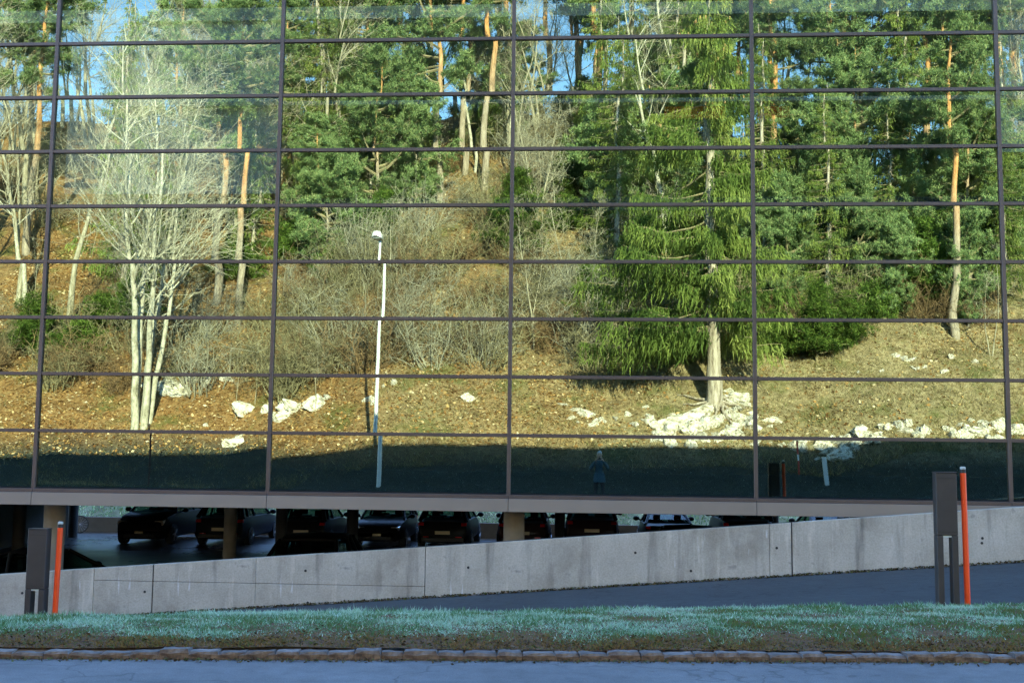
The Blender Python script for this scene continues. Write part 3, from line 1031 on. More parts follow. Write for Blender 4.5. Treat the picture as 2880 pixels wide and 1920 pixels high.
    pl = MB().box(-.25, .25, -hl - .03, -hl + .04, .50 if kind != 'suv' else .62, .61 if kind != 'suv' else .73).build('number_plate', M['plate'], t, bevel=.004)
    pf = MB().box(-.15, .15, hl - .05, hl + .012, .40, .48).build('number_plate', M['plate'], t, bevel=.004)
    b = MB().prism([(hl - .10, .26), (hl + .02, .27), (hl + .01, .38), (hl - .10, .38)], -hw * .55, hw * .55)
    b.build('grille', M['black'], t, bevel=.008)
    b = MB().prism([(-hl + .06, .24), (-hl - .02, .26), (-hl - .025, .38), (-hl + .06, .40)], -hw * .80, hw * .80)
    b.build('rear_bumper', M['black'], t, bevel=.01)
    return t
NOSE, TAIL = math.pi, 0.0         # nose towards the road / tail towards the road
make_car('suv', 0, 'black off-roader facing the road, first in the far row from the left', -14.9, 39.2, NOSE)
make_car('estate', 1, 'dark car second from the left in the far row, behind a brown column', -12.3, 39.7, TAIL)
make_car('hatch', 5, 'dark hatchback with its tail to the road, third from the left in the far row', -9.35, 38.9, TAIL)
make_car('hatch', 0, 'black hatchback facing the road with pale headlights and yellowish plate', -6.95, 39.7, NOSE)
make_car('estate', 5, 'black car with lit red reflectors, tail to the road, left of the middle column', -4.7, 39.8, TAIL)
make_car('hatch', 2, 'dark maroon car mostly hidden behind the pale middle column', -2.05, 39.9, TAIL)
make_car('suv', 2, 'tall dark car tail to the road just right of the bluish post', .30, 40.2, TAIL)
make_car('coupe', 3, 'low dark coupe with a see-through rear window right of the tall car', 2.9, 40.3, TAIL)
make_car('van', 0, 'tall dark van-like car at the right, its roof hidden by the fascia', 5.5, 40.2, TAIL)
make_car('coupe', 4, 'last car at the right, only its roof and window above the wall', 8.45, 40.3, TAIL)
make_car('hatch', 5, 'dark car close behind the ramp wall, only its roof showing left of centre', -5.6, 22.9, NOSE)
make_car('coupe', 5, 'black car side-on at the lower left behind the concrete wall', -10.1, 20.6, -math.pi / 2)
make_car('hatch', 3, 'dark car whose roof just clears the wall in front of the low coupe', 2.6, 28.6, TAIL)

# ------------------------------------------------------------------ bicycle
def bicycle(x, y, z, rz):
    t = empty('bicycle', (x, y, z), rz, 'black bicycle leaning by the low wall at the far left', 'bicycle')
    R = .335
    def torus(cx, r, rr, n=32, k=8):
        b = MB()
        pts = [(cx + math.cos(2 * math.pi * i / n) * r, 0, R + math.sin(2 * math.pi * i / n) * r) for i in range(n)]
        vs, fs = [], []
        for i, p in enumerate(pts):
            a = 2 * math.pi * i / n
            for j in range(k):
                c = 2 * math.pi * j / k
                q = r + rr * math.cos(c)
                vs.append((cx + math.cos(a) * q, rr * math.sin(c), R + math.sin(a) * q))
        for i in range(n):
            for j in range(k):
                fs.append((i * k + j, ((i + 1) % n) * k + j, ((i + 1) % n) * k + (j + 1) % k, i * k + (j + 1) % k))
        return b.add(vs, fs)
    for cx in (-.52, .52):
        w = torus(cx, R - .02, .022).build('wheel', M['tyre'], t, smooth=True)
        b = MB()
        for i in range(16):
            a = 2 * math.pi * i / 16
            b.tube([(cx, .02 * (-1) ** i, R), (cx + math.cos(a) * .31, 0, R + math.sin(a) * .31)], [.003, .003], 3)
        b.tube([(cx, -.05, R), (cx, .05, R)], [.02, .02], 8)
        b.build('spokes', M['rim'], w)
    b = MB()
    T = [((-.52, 0, R), (-.13, 0, .28)), ((-.13, 0, .28), (-.22, 0, .82)), ((-.52, 0, R), (-.20, 0, .74)), ((-.20, 0, .76), (.33, 0, .80)), ((-.13, 0, .28), (.35, 0, .72)), ((.31, 0, .86), (.52, 0, R))]
    for p, q in T:
        b.tube([p, q], [.017, .015], 8)
    b.build('frame', M['black'], t, smooth=True)
    MB().tube([(-.36, 0, .865), (-.25, 0, .88), (-.08, 0, .87)], [.07, .06, .02], 8).build('saddle', M['black'], t, smooth=True)
    MB().tube([(.24, -.28, .98), (.33, -.2, .98), (.33, .2, .98), (.24, .28, .98)], [.014] * 4, 8).tube([(.31, 0, .84), (.33, 0, .98)], [.016, .016], 8).build('handlebar', M['black'], t, smooth=True)
    MB().tube([(-.13, -.012, .28), (-.13, .012, .28)], [.09, .09], 20).build('chainring', M['rim'], t)
bicycle(-19.75, 41.9, -1.62, rad(8))

# ------------------------------------------------------------------ vegetation kinds
def bend_path(p, d, length, n, rng, wob=.12, up=0.0):
    pts = [np.array(p, float)]
    d = np.array(d, float)
    for i in range(n):
        d = d + rng.normal(size=3) * wob + np.array([0, 0, up])
        d = d / np.linalg.norm(d)
        pts.append(pts[-1] + d * length / n)
    return pts

def needle_tufts(centres, per, length, width, rng, up=.5, spread=.05):
    c = np.repeat(centres, per, 0)
    n = len(c)
    d = unit(rng.normal(size=(n, 3)) + np.array([0, 0, up]))
    base = c + rng.normal(size=(n, 3)) * spread
    ln = length * rng.uniform(.6, 1.25, n)
    return blades(base, d, ln, np.full(n, width), rng), d

def make_pine(seed, h, crown0, spread):
    rng = np.random.default_rng(seed)
    t = empty('pine_tree')
    pts = [np.array([0, 0, -.6])]
    lean = rng.normal(size=2) * .018
    n = 12
    for i in range(1, n + 1):
        z = h * i / n
        pts.append(np.array([lean[0] * z + rng.normal() * .05, lean[1] * z + rng.normal() * .05, z]))
    r0 = .012 * h
    rads = [r0 * (1 - .85 * (i / n) ** 1.1) for i in range(n + 1)]
    MB().tube(pts, rads, 9).build('trunk', M['pine_bark'], t, smooth=True)
    bb = MB()
    cen = []
    for i in range(44):
        f = crown0 + (1 - crown0) * (i + rng.uniform()) / 44
        z = f * h
        k = min(int(f * n), n - 1)
        p = pts[k] + (pts[k + 1] - pts[k]) * (f * n - k)
        a = rng.uniform(0, 2 * math.pi)
        g_ = (f - crown0) / (1 - crown0)
        ln = spread * (math.sin(math.pi * min(1, .18 + .78 * g_)) ** .8) * rng.uniform(.5, 1.2)
        d = np.array([math.cos(a), math.sin(a), rng.uniform(-.15, .5)])
        path = bend_path(p, unit(d), ln, 5, rng, .16, .05)
        bb.tube(path, [.05 * (1 - .75 * j / 5) * (.5 + ln / spread) for j in range(6)], 4, cap=False)
        for j in range(2, 6):
            for s in range(3):
                sd = unit(rng.normal(size=3) * np.array([1, 1, .5]) + (path[j] - path[j - 1]) * 1.2)
                sl = rng.uniform(.25, .75) * (.6 + ln / spread * .5)
                sp = bend_path(path[j], sd, sl, 2, rng, .2, .12)
                bb.tube(sp, [.016, .012, .006], 3, cap=False)
                for q in sp[1:]:
                    cen.append(q + rng.normal(size=3) * .05)
                    cen.append(q + rng.normal(size=3) * .13)
                cen.append((sp[0] + sp[1]) / 2)
    bb.build('branches', M['twig'], t)
    # some dead stubs on the bare trunk
    db = MB()
    for i in range(10):
        f = rng.uniform(.02, max(crown0, .03))
        a = rng.uniform(0, 2 * math.pi)
        p = pts[int(f * n)]
        db.tube(bend_path(p, np.array([math.cos(a), math.sin(a), .1]), rng.uniform(.4, 1.5), 3, rng, .2), [.022, .016, .01, .005], 3, cap=False)
    db.build('dead_branches', M['twig'], t)
    cen = np.array(cen)
    tr, d = needle_tufts(cen, 24, .20, .036, rng, .55, .06)
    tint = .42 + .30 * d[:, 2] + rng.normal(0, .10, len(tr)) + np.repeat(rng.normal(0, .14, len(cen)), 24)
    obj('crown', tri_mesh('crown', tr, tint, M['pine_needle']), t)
    return t

def make_spruce(seed, h, z0, radius, droop=1.0, step=.42, dens=1.0, cones=False, asym=None, power=.75, skip=0.0, mat='spruce_needle', strand=(.16, .46)):
    rng = np.random.default_rng(seed)
    t = empty('spruce_tree')
    n = 14
    pts = [np.array([0, 0, -.8])] + [np.array([rng.normal() * .03, rng.normal() * .03, h * i / n]) for i in range(1, n + 1)]
    r0 = .0135 * h
    rads = [r0 * 1.35] + [r0 * (1 - .93 * i / n) for i in range(1, n + 1)]
    MB().tube(pts, rads, 11).build('trunk', M['spruce_bark'], t, smooth=True)
    bb = MB()
    B, D, Ln, Tn = [], [], [], []
    cb, cd, cl = [], [], []
    z = z0
    while z < h - .3:
        g_ = (z - z0) / (h - z0)
        R = radius * (1 - g_) ** power * (.75 + .25 * min(1, g_ * 8 + .2))
        for k in range(6):
            a = rng.uniform(0, 2 * math.pi)
            ln = R * (rng.uniform(.45, 1.15) if not skip else rng.uniform(.3, 1.25))
            if asym is not None:
                ln = min(ln * asym(a, z), 5.3)
            if ln < .15 or rng.uniform() < skip:
                continue
            m = 8
            p0 = np.array([0, 0, z + rng.uniform(-.15, .15)])
            dirh = np.array([math.cos(a), math.sin(a), 0])
            sag = rng.uniform(.28, .50) * (1 - .7 * g_)
            path = []
            for i in range(m + 1):
                s = i / m
                path.append(p0 + dirh * ln * s + np.array([0, 0, ln * (-sag * 1.5 * s + sag * 1.15 * s * s)]) + rng.normal(size=3) * .02)
            bb.tube(path, [.045 * (1 - .85 * i / m) * (.4 + .6 * ln / radius) for i in range(m + 1)], 4, cap=False)
            cnt = int(ln / .055 * dens)
            s = rng.uniform(.18, 1.0, cnt) ** .8
            idx = np.minimum((s * m).astype(int), m - 1)
            P = np.array(path)
            fr = (s * m - idx)[:, None]
            q = P[idx] * (1 - fr) + P[idx + 1] * fr
            side = np.cross(dirh, [0, 0, 1])
            lat = rng.uniform(-1, 1, cnt) * (.34 * ln * (1 - s * .72))
            q = q + side[None, :] * lat[:, None] + np.stack([np.zeros(cnt), np.zeros(cnt), -.16 * np.abs(lat)], 1)
            hang = np.stack([dirh[0] * .25 + rng.normal(0, .16, cnt), dirh[1] * .25 + rng.normal(0, .16, cnt), -droop + rng.normal(0, .25, cnt)], 1)
            B.append(q)
            D.append(unit(hang))
            Ln.append(rng.uniform(*strand, cnt) * (.65 + .6 * (1 - g_)))
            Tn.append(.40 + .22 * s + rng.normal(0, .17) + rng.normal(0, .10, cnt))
            if cones and g_ > .34 and rng.uniform() < .30 + .5 * g_:
                for c in range(rng.integers(2, 6)):
                    u = rng.uniform(.7, 1.0)
                    q1 = P[int(u * m)] if u < 1 else P[m]
                    cb.append(q1 + rng.normal(size=3) * np.array([.18, .18, .05]))
        z += step * rng.uniform(.7, 1.2) * (1 - .35 * g_)
    B, D, Ln, Tn = np.concatenate(B), np.concatenate(D), np.concatenate(Ln), np.concatenate(Tn)
    tris, tint = [], []
    # each hanging twig: a drooping strand fringed with needle-like slivers
    for k in range(5):
        f = k / 5
        base = B + D * (Ln * f)[:, None]
        dd = unit(D + rng.normal(0, .34, D.shape))
        tris.append(blades(base, dd, Ln * rng.uniform(.34, .62, len(B)), np.full(len(B), .050), rng))
        tint.append(Tn + .05 * k - .1)
    bb.build('branches', M['twig'], t)
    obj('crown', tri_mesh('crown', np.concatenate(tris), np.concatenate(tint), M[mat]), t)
    if cones and cb:
        c = np.array(cb)
        bm_ = MB()
        for q in c:
            bm_.tube([q, q - np.array([0, 0, .05]), q - np.array([0, 0, .14])], [.012, .026, .010], 5, cap=False)
        o = bm_.build('cones', M['cone'], t)
        o['kind'] = 'stuff'
    return t

def make_bare(seed, h, stems, mat, name='bare_tree', spread=.22, dens=1.0, base_r=None, low=.22, twig='grey_bark'):
    rng = np.random.default_rng(seed)
    t = empty(name)
    tw, fine = MB(), MB()
    r0 = base_r or .011 * h
    def sub(path, rads, level, length):
        n = len(path) - 1
        cnt = {1: int(15 * dens), 2: int(8 * dens), 3: 5}[level]
        for i in range(cnt):
            f = rng.uniform(low if level == 1 else .2, .98)
            k = min(int(f * n), n - 1)
            p = path[k] + (path[k + 1] - path[k]) * (f * n - k)
            ax = unit(path[k + 1] - path[k])
            side = unit(np.cross(ax, rng.normal(size=3)))
            an = rng.uniform(.5, 1.1)
            d = ax * math.cos(an) + side * math.sin(an)
            ln = length * {1: rng.uniform(.16, .34) * (1.15 - .6 * f), 2: rng.uniform(.28, .6), 3: rng.uniform(.35, .7)}[level]
            rr = min(rads[k] * .55, {1: r0 * .21, 2: r0 * .075, 3: .008}[level])
            rr = max(rr, .0055)
            m = {1: 6, 2: 4, 3: 2}[level]
            pp = bend_path(p, d, ln, m, rng, .16, .10 if level < 3 else .03)
            rl = [rr * (1 - .75 * j / m) for j in range(m + 1)]
            (tw if level == 1 else fine).tube(pp, rl, {1: 5, 2: 3, 3: 3}[level], cap=False)
            if level < 3:
                sub(pp, rl, level + 1, ln)
    for s in range(stems):
        a = 2 * math.pi * (s + rng.uniform(-.2, .2)) / max(stems, 1) + seed
        off = .0 if stems == 1 else r0 * 1.5
        tilt = .02 if stems == 1 else spread * rng.uniform(.5, 1.1)
        hh = h * rng.uniform(.82, 1.0)
        n = 12
        pts = [np.array([math.cos(a) * off, math.sin(a) * off, -.5])]
        d = unit(np.array([math.cos(a) * tilt, math.sin(a) * tilt, 1.0]))
        pts += bend_path(pts[0] + np.array([0, 0, .5]), d, hh, n, rng, .06, .012)
        rr = r0 * rng.uniform(.75, 1.05) * (1 if stems == 1 else .9)
        rads = [rr * 1.25] + [rr * (1 - .9 * (i / n) ** .9) for i in range(n + 1)]
        MB().tube(pts, rads, 10).build('trunk', mat, t, smooth=True)
        sub(pts[2:], rads[2:], 1, hh)
    tw.build('branches', mat, t, smooth=True)
    fine.build('twigs', M[twig], t, smooth=True)
    return t

def make_bush(seed, h, w, stems, mat='bush_twig', sub=9):
    rng = np.random.default_rng(seed)
    t = empty('bare_bush')
    b = MB()
    for s in range(stems):
        a = rng.uniform(0, 2 * math.pi)
        rr = rng.uniform(0, .35) * w
        p = np.array([math.cos(a) * rr, math.sin(a) * rr, -.2])
        d = unit(np.array([math.cos(a) * rng.uniform(.1, .9), math.sin(a) * rng.uniform(.1, .9), 1.2]))
        ln = h * rng.uniform(.6, 1.2)
        pp = bend_path(p, d, ln, 6, rng, .16, -.06)
        b.tube(pp, [rng.uniform(.012, .030) * (1 - .7 * j / 6) for j in range(7)], 4, cap=False)
        for k in range(sub):
            f = rng.uniform(.15, 1)
            q = pp[min(int(f * 6), 6)]
            d2 = unit(rng.normal(size=3) + np.array([0, 0, .5]))
            p2 = bend_path(q, d2, ln * rng.uniform(.16, .42), 3, rng, .25, -.03)
            b.tube(p2, [.010, .009, .007, .005], 3, cap=False)
            for k2 in range(4):
                q2 = p2[rng.integers(1, 4)]
                p3 = bend_path(q2, unit(rng.normal(size=3) + np.array([0, 0, .2])), ln * rng.uniform(.08, .22), 2, rng, .25)
                b.tube(p3, [.0065, .0055, .004], 3, cap=False)
    b.build('twigs', M[mat], t)
    return t

def make_yew(seed, h, w, n):
    rng = np.random.default_rng(seed)
    t = empty('evergreen_shrub')
    b = MB()
    cen = []
    for s in range(n):
        a = rng.uniform(0, 2 * math.pi)
        f = rng.uniform(.05, 1)
        z = h * f
        ln = w * (1 - f) ** .6 * rng.uniform(.5, 1.1)
        p = np.array([rng.normal() * .06, rng.normal() * .06, z])
        pp = bend_path(p, unit(np.array([math.cos(a), math.sin(a), rng.uniform(-.1, .5)])), ln, 4, rng, .15, .02)
        b.tube(pp, [.018 * (1 - .7 * j / 4) for j in range(5)], 3, cap=False)
        for k in range(int(10 * ln / w) + 3):
            f2 = rng.uniform(.2, 1)
            j = min(int(f2 * 4), 3)
            q = pp[j] + (pp[j + 1] - pp[j]) * (f2 * 4 - j)
            cen.append(q + rng.normal(size=3) * np.array([.16, .16, .08]))
    b.tube([(0, 0, -.4), (0, 0, h * .5), (0, 0, h * .95)], [.06, .04, .01], 6)
    b.build('stem', M['twig'], t)
    cen = np.array(cen)
    tr, d = needle_tufts(cen, 22, .15, .036, rng, .05, .07)
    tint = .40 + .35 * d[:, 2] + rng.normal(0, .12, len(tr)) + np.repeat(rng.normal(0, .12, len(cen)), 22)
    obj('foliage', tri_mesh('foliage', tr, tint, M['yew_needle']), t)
    return t

class Kind:
    def __init__(self, protos):
        self.p = [(o, cache_of(o)) for o in protos]
        self.used = [False] * len(protos)
    def put(self, i, x, y, s=1.0, rz=0.0, label=None, cat=None, group=None, dz=0.0, tilt=0.0):
        i %= len(self.p)
        o, c = self.p[i]
        if self.used[i]:
            o = copy_tree(o, c)
        self.used[i] = True
        o.location = (x, y, float(hill(x, y)) + dz)
        o.scale = (s, s, s)
        o.rotation_euler = (tilt, 0, rz)
        for k in ('label', 'category', 'group'):
            if k in o:
                del o[k]
        return tag(o, label, cat, group)

bpy.context.view_layer.update()
pines = Kind([make_pine(11, 17, .45, 3.2), make_pine(12, 20, .58, 2.8), make_pine(13, 15, .34, 3.3), make_pine(14, 19, .52, 2.9)])
young = Kind([make_pine(15, 8.5, .06, 2.5), make_pine(16, 11, .14, 2.8), make_pine(17, 7, .05, 2.2)])
spruces = Kind([make_spruce(21, 17, 1.0, 2.9, .8, .5, .8), make_spruce(22, 13, .6, 2.5, .6, .5, .8), make_spruce(23, 19, 2.0, 3.0, .9, .5, .8)])
bares = Kind([make_bare(31, 17, 1, M['grey_bark']), make_bare(32, 15, 1, M['pale_bark']), make_bare(33, 14, 2, M['grey_bark'], spread=.12), make_bare(34, 12, 3, M['grey_bark'], spread=.2)])
saplings = Kind([make_bare(41, 6, 2, M['grey_bark'], 'sapling', .15, .7, .045), make_bare(42, 5, 1, M['grey_bark'], 'sapling', .15, .7, .04)])
bushes = Kind([make_bush(51, 2.6, 2.2, 30), make_bush(52, 2.0, 2.0, 28, 'brown_twig'), make_bush(53, 3.2, 2.0, 22, 'grey_twig', 7), make_bush(54, 2.4, 2.6, 24, 'bush_twig', 8), make_bush(55, 1.5, 1.6, 26, 'brown_twig', 8)])
yews = Kind([make_yew(61, 2.6, 1.7, 110), make_yew(62, 1.6, 1.6, 80), make_yew(63, 3.4, 1.6, 130)])

# the two trees that stand out
Kind([make_bare(7, 17.5, 5, M['pale_bark'], 'many_stemmed_tree', .17, 1.4, .20, .24, 'pale_twig')])  .put(0, -18.7, -10.3, 1, 0, 'large bare pale tree with several stems from one foot, at the left of the reflection', 'tree')
def spruce_sides(a, z):
    return 1.0 + .30 * math.cos(a - math.pi)
Kind([make_spruce(6, 22, 3.0, 4.5, 1.5, .42, 2.3, True, spruce_sides, 1.0, .30, 'weeping_needle', (.18, .75))]).put(0, 5.0, -8.25, 1, .4, 'tall spruce with drooping yellow-green boughs and cones, pale trunk foot on the rocks', 'tree')
# roots spreading over the rocks below the spruce
rt = MB()
rr_ = np.random.default_rng(4)
for a in np.linspace(-.5, math.pi + .5, 9):
    pts = []
    ln = rr_.uniform(.8, 2.1)
    for i in range(7):
        s = i / 6
        px, py = 5.0 + math.cos(a) * ln * s + rr_.normal() * .05, -8.25 + math.sin(a) * ln * s + rr_.normal() * .05
        pts.append((px, py, float(hill(px, py)) + .16 * (1 - s) + .05))
    rt.tube(pts, [.10, .075, .06, .05, .04, .03, .015], 6)
tag(rt.build('tree_roots', M['spruce_bark'], smooth=True), 'bare roots creeping over the rocks below the tall spruce', 'roots')

PG, PL_ = 'pines on the wooded bank', 'tall pine with an orange upper trunk among the reflected wood'
for i, (x, y, s) in enumerate(((-19.3, -20.5, 1.0), (-17.4, -18.5, .9), (-8.3, -27.4, 1.1), (-5.8, -40.5, 1.0), (1.2, -42, 1.0), (3.4, -38, 1.05), (6.0, -37, 1.0), (15.8, -12.3, .82), (17.5, -25.4, .9), (10.0, -23.6, .9), (-13.9, -21.8, .6), (-32, -25.6, 1.0), (13.0, -20.5, .85), (20.5, -19, .9), (-26, -33, 1.0)  )):
    pines.put(i, x, y, s, i * 1.7, PL_, 'tree', PG)
SG, SL = 'spruces on the wooded bank', 'dense dark green spruce among the reflected wood'
for i, (x, y, s) in enumerate(((11.0, -14.8, .62), (14.3, -16.3, .75), (18.8, -14.4, .7), (8.6, -17.5, .8), (-12.2, -26, .9), (-14.8, -29, .95), (1.8, -20, .75), (21, -23, 1.0), (16.4, -21, .85), (5.2, -24, .9), (-10.6, -32, 1.0), (1.0, -27.5, .8))):
    spruces.put(i, x, y, s, i * 2.1, SL, 'tree', SG)
BG, BL = 'bare trees on the wooded bank', 'leafless grey tree among the reflected wood'
for i, (x, y, s) in enumerate(((-26, -18, .9), (-23, -24, 1.0), (-29.5, -20, 1.0), (-21.5, -29, 1.0), (-16, -34, 1.0), (-6.8, -31, .85), (-4.2, -29.5, .8), (-24, -38, 1.05), (-35, -32, 1.1), (-30, -40, 1.0), (-18, -40, 1.0), (-2.6, -24, .6), (7.5, -30, .9), (12, -30, .9), (17, -33, .9), (-11, -40, 1.0), (-34, -37, 1.0), (-31, -31, .95), (-36.5, -42, 1.0), (-39, -45, 1.0), (-29.6, -34.5, 1.0), (-32.5, -44, 1.05), (-2.8, -34, .8), (-3.4, -39, .9), (-1.2, -41, .9), (-.6, -36.5, .8), (-4.6, -33, .75), (-41, -40, 1.0), (-27.4, -43, 1.0))):
    bares.put(i, x, y, s, i * 1.3, BL, 'tree', BG)
# the wood further up, thinning over the crest
rnd = random.Random(77)
taken = []
cnt = skipped = 0
while cnt < 80:
    q = rnd.uniform(19, 62)
    sdist = 36 + q
    x = rnd.uniform(-.62 * sdist, .50 * sdist)
    qc = float(np.interp(x, XK, QC))
    if q > qc + 4 or any((x - a) ** 2 + (q - c) ** 2 < 3.2 for a, c in taken):
        continue
    al = x / sdist
    if q > 23 and any(lo < al < hi for lo, hi in ((-.066, -.012), (.140, .168), (.272, .335), (-.48, -.455), (-.425, -.375), (.06, .075), (-.17, -.15))) and rnd.random() < .9:
        skipped += 1
        cnt += skipped % 2
        continue
    taken.append((x, q))
    left = x < -.20 * sdist
    if x < .1 * sdist and q < 27 and rnd.random() < .6:
        continue
    right = x > .16 * sdist
    u = rnd.random()
    s = rnd.uniform(.8, 1.15)
    if (left and u < .62) or (not left and u < .12):
        bares.put(rnd.randrange(3), x, -q, s * 1.05, rnd.uniform(0, 6), BL, 'tree', BG)
    elif u < (.62 if right else .80):
        pines.put(rnd.randrange(4), x, -q, s, rnd.uniform(0, 6), PL_, 'tree', PG)
    else:
        spruces.put(rnd.randrange(3), x, -q, s * .9, rnd.uniform(0, 6), SL, 'tree', SG)
    cnt += 1
# slender boles along the crest, the sky showing between them
CG, CL = 'slender boles along the crest', 'slender bole standing against the sky on the reflected crest'
for i in range(46):
    x = rnd.uniform(-34, 30)
    q = float(np.interp(x, XK, QC)) + rnd.uniform(-5, 5)
    (bares if rnd.random() < (.65 if x < -8 else .4) else pines).put((0, 1, 3, 1)[i % 4], x, -q, rnd.uniform(.8, 1.1), rnd.uniform(0, 6), CL, 'tree', CG)
# younger pines, green to the ground, filling the slope
NG, NL = 'young pines on the wooded bank', 'bushy young pine, green to the ground, on the reflected bank'
for i, (x, y, s) in enumerate(((-13.2, -21, .9), (-11.4, -23.5, 1.0), (-14.6, -25, 1.0), (-9.6, -26.5, .9), (-12.6, -29, 1.0), (1.6, -23.5, 1.0), (3.8, -28, 1.0), (6.6, -21, 1.0), (9.2, -15.6, .85), (11.8, -17.6, 1.0), (13.4, -18.8, 1.0), (12.4, -15.0, .8), (15.6, -17.4, 1.0), (17.4, -15.4, .9), (19.4, -16.6, 1.0), (10.8, -21, 1.0), (22, -17, 1.0), (13.6, -13.6, .6), (16.6, -13.2, .6), (-20, -35, 1.0), (-7, -36, 1.0), (-4.5, -35.5, 1.0))):
    young.put(i, x, y, s, i * 1.9, NL, 'tree', NG)
# understorey
UG, UL = 'bare bushes on the bank', 'leafless tangled bush on the reflected bank'
sp = [(-12.3, -12.3), (-9.1, -11.6), (-6.3, -11.2), (-4.0, -11.4), (-1.7, -12.0), (-12.2, -16.1), (-10.2, -14), (-7.8, -14.5), (-5.6, -13.2), (-3.8, -15), (-1.3, -16), (-23.2, -13.7), (-16.9, -12.4), (-9.8, -19.5), (-5.8, -19.6), (11.8, -14), (13.9, -14.7), (-14, -18.5), (-7.5, -17.5), (-2.2, -18.8), (.4, -18), (-4.2, -22.5), (-8.5, -23), (-21.5, -16), (-25.5, -20), (2.5, -15.2), (8.6, -13.5), (-11.5, -20.5), (-6.4, -26), (17.2, -13.4), (-28, -15), (-20.5, -12.6), (3.5, -22), (9.4, -20), (-15.5, -22.5)]
for k in range(34):
    sp.append((rnd.uniform(-13.5, .8), -rnd.uniform(10.6, 20)))
for k in range(16):
    sp.append((rnd.uniform(-6, 1), -rnd.uniform(21, 39)))
for k in range(80):
    q = rnd.uniform(12, 52)
    x = rnd.uniform(-.6 * (36 + q), .46 * (36 + q))
    if q < float(np.interp(x, XK, QC)) + 6:
        sp.append((x, -q))
for i, (x, y) in enumerate(sp):
    bushes.put(i, x, y, rnd.uniform(.85, 1.35), rnd.uniform(0, 6), UL, 'bush', UG)
for i in range(26):
    x, q = rnd.uniform(-30, 19), rnd.uniform(9, 30)
    if abs(x - 5) < 3 and q < 12:
        continue
    saplings.put(i, x, -q, rnd.uniform(.6, 1.2), rnd.uniform(0, 6), 'thin leafless sapling on the reflected bank', 'sapling', 'saplings on the bank')
YG, YL = 'evergreen shrubs on the bank', 'low dark evergreen shrub on the reflected bank'
for i, (x, y, s) in enumerate(((-26.2, -15.5, 1.1), (-24.2, -15.8, 1.0), (9.8, -11.4, 1.0), (11.2, -11.6, .8), (1.7, -12.3, .95), (.2, -13.7, .9), (8.2, -12.4, .8), (-12.8, -20.5, 1.2), (-10.9, -22.5, 1.1), (-22.5, -18, 1.1), (12.5, -13.2, 1.1), (15.2, -14.2, 1.1), (18.5, -17, 1.2), (6.8, -15, 1.1), (2.8, -17.2, 1.1), (-16, -24, 1.0), (3.2, -11.6, .7), (16.6, -16.5, 1.2), (10, -17, 1.2), (-1, -23.5, 1.0)) + tuple((rnd.uniform(-25, 24), -rnd.uniform(18, 44), rnd.uniform(.8, 1.5)) for _ in range(34))):
    yews.put(i, x, y, s, i * 1.1, YL, 'shrub', YG)

# ------------------------------------------------------------------ limestone outcrops
def rock_mesh(seed):
    import bmesh
    bm = bmesh.new()
    bmesh.ops.create_icosphere(bm, subdivisions=4, radius=1.0)
    rng = np.random.default_rng(seed)
    planes = [(unit(rng.normal(size=3)), rng.uniform(.42, .85)) for _ in range(22)]
    co = np.array([v.co[:] for v in bm.verts])
    for nrm, dd in planes:
        e = np.maximum(co @ nrm - dd, 0)
        co = co - nrm[None, :] * e[:, None] * .95
    # bedding steps, cracks and rough breakage
    lay = np.round(co[:, 2] * 5 + .6 * fbm(co[:, 0] * 2, co[:, 1] * 2, seed, 2)) / 5
    co[:, :2] *= (1 + .16 * (vnoise(lay * 7.3 + seed, lay * 3.1, seed + 5) - .5))[:, None]
    f = fbm(co[:, 0] * 3 + 5 * co[:, 2], co[:, 1] * 3 - 4 * co[:, 2], seed + 11, 4)
    co *= (1 + .42 * f)[:, None]
    for v, p in zip(bm.verts, co):
        v.co = p
    me = bpy.data.meshes.new('rock')
    bm.to_mesh(me)
    bm.free()
    me.materials.append(M['rock'])
    return me
rmesh = [rock_mesh(s) for s in range(6)]
rocks = [(3.3, -6.9, .75), (4.4, -7.75, .8), (2.4, -7.4, .5), (6.1, -9.0, .7), (6.2, -7.5, .6), (8.0, -6.6, .5), (9.4, -6.5, .7), (10.6, -6.1, .6), (10.5, -6.9, .7), (12.4, -6.0, .5), (14.5, -6.0, .5), (15.4, -6.4, .55), (-18.2, -12.4, .9), (-14.6, -11.2, .75), (-12.2, -10.6, .9), (-10.9, -10.1, .7), (-14.2, -8.8, .55), (-18.0, -13.6, .7), (12.9, -10.7, .3), (13.6, -10.6, .25), (14.5, -9.7, .3), (0, -7.7, .4), (-.9, -8.3, .25), (4.9, -6.5, .5), (-8.5, -9.0, .35), (-4.4, -8.55, .35), (-16.1, -13.3, .45)]
rnd = random.Random(5)
for (cx, cy, cr, dy, n, lo, hi) in ((3.4, -7.0, .75, .40, 34, .18, .55), (5.9, -8.1, .65, .5, 22, .15, .5), (4.9, -7.3, .9, .3, 16, .12, .35), (9.8, -6.4, .95, .32, 34, .18, .55), (13.9, -6.0, 1.3, .28, 34, .15, .45), (7.7, -6.6, .7, .3, 10, .12, .35), (13.6, -10.3, 1.0, .4, 8, .12, .28), (-12.4, -10.4, 1.5, .35, 14, .2, .5), (.6, -7.5, .9, .4, 12, .12, .3), (-17.6, -12.5, 1.1, .4, 9, .2, .5), (-14.4, -8.9, .6, .3, 5, .15, .35), (-8.4, -9.1, .5, .3, 5, .12, .3)):
    for k in range(n):
        rocks.append((cx + rnd.gauss(0, cr), cy + rnd.gauss(0, dy), rnd.uniform(lo, hi) * 1.15))
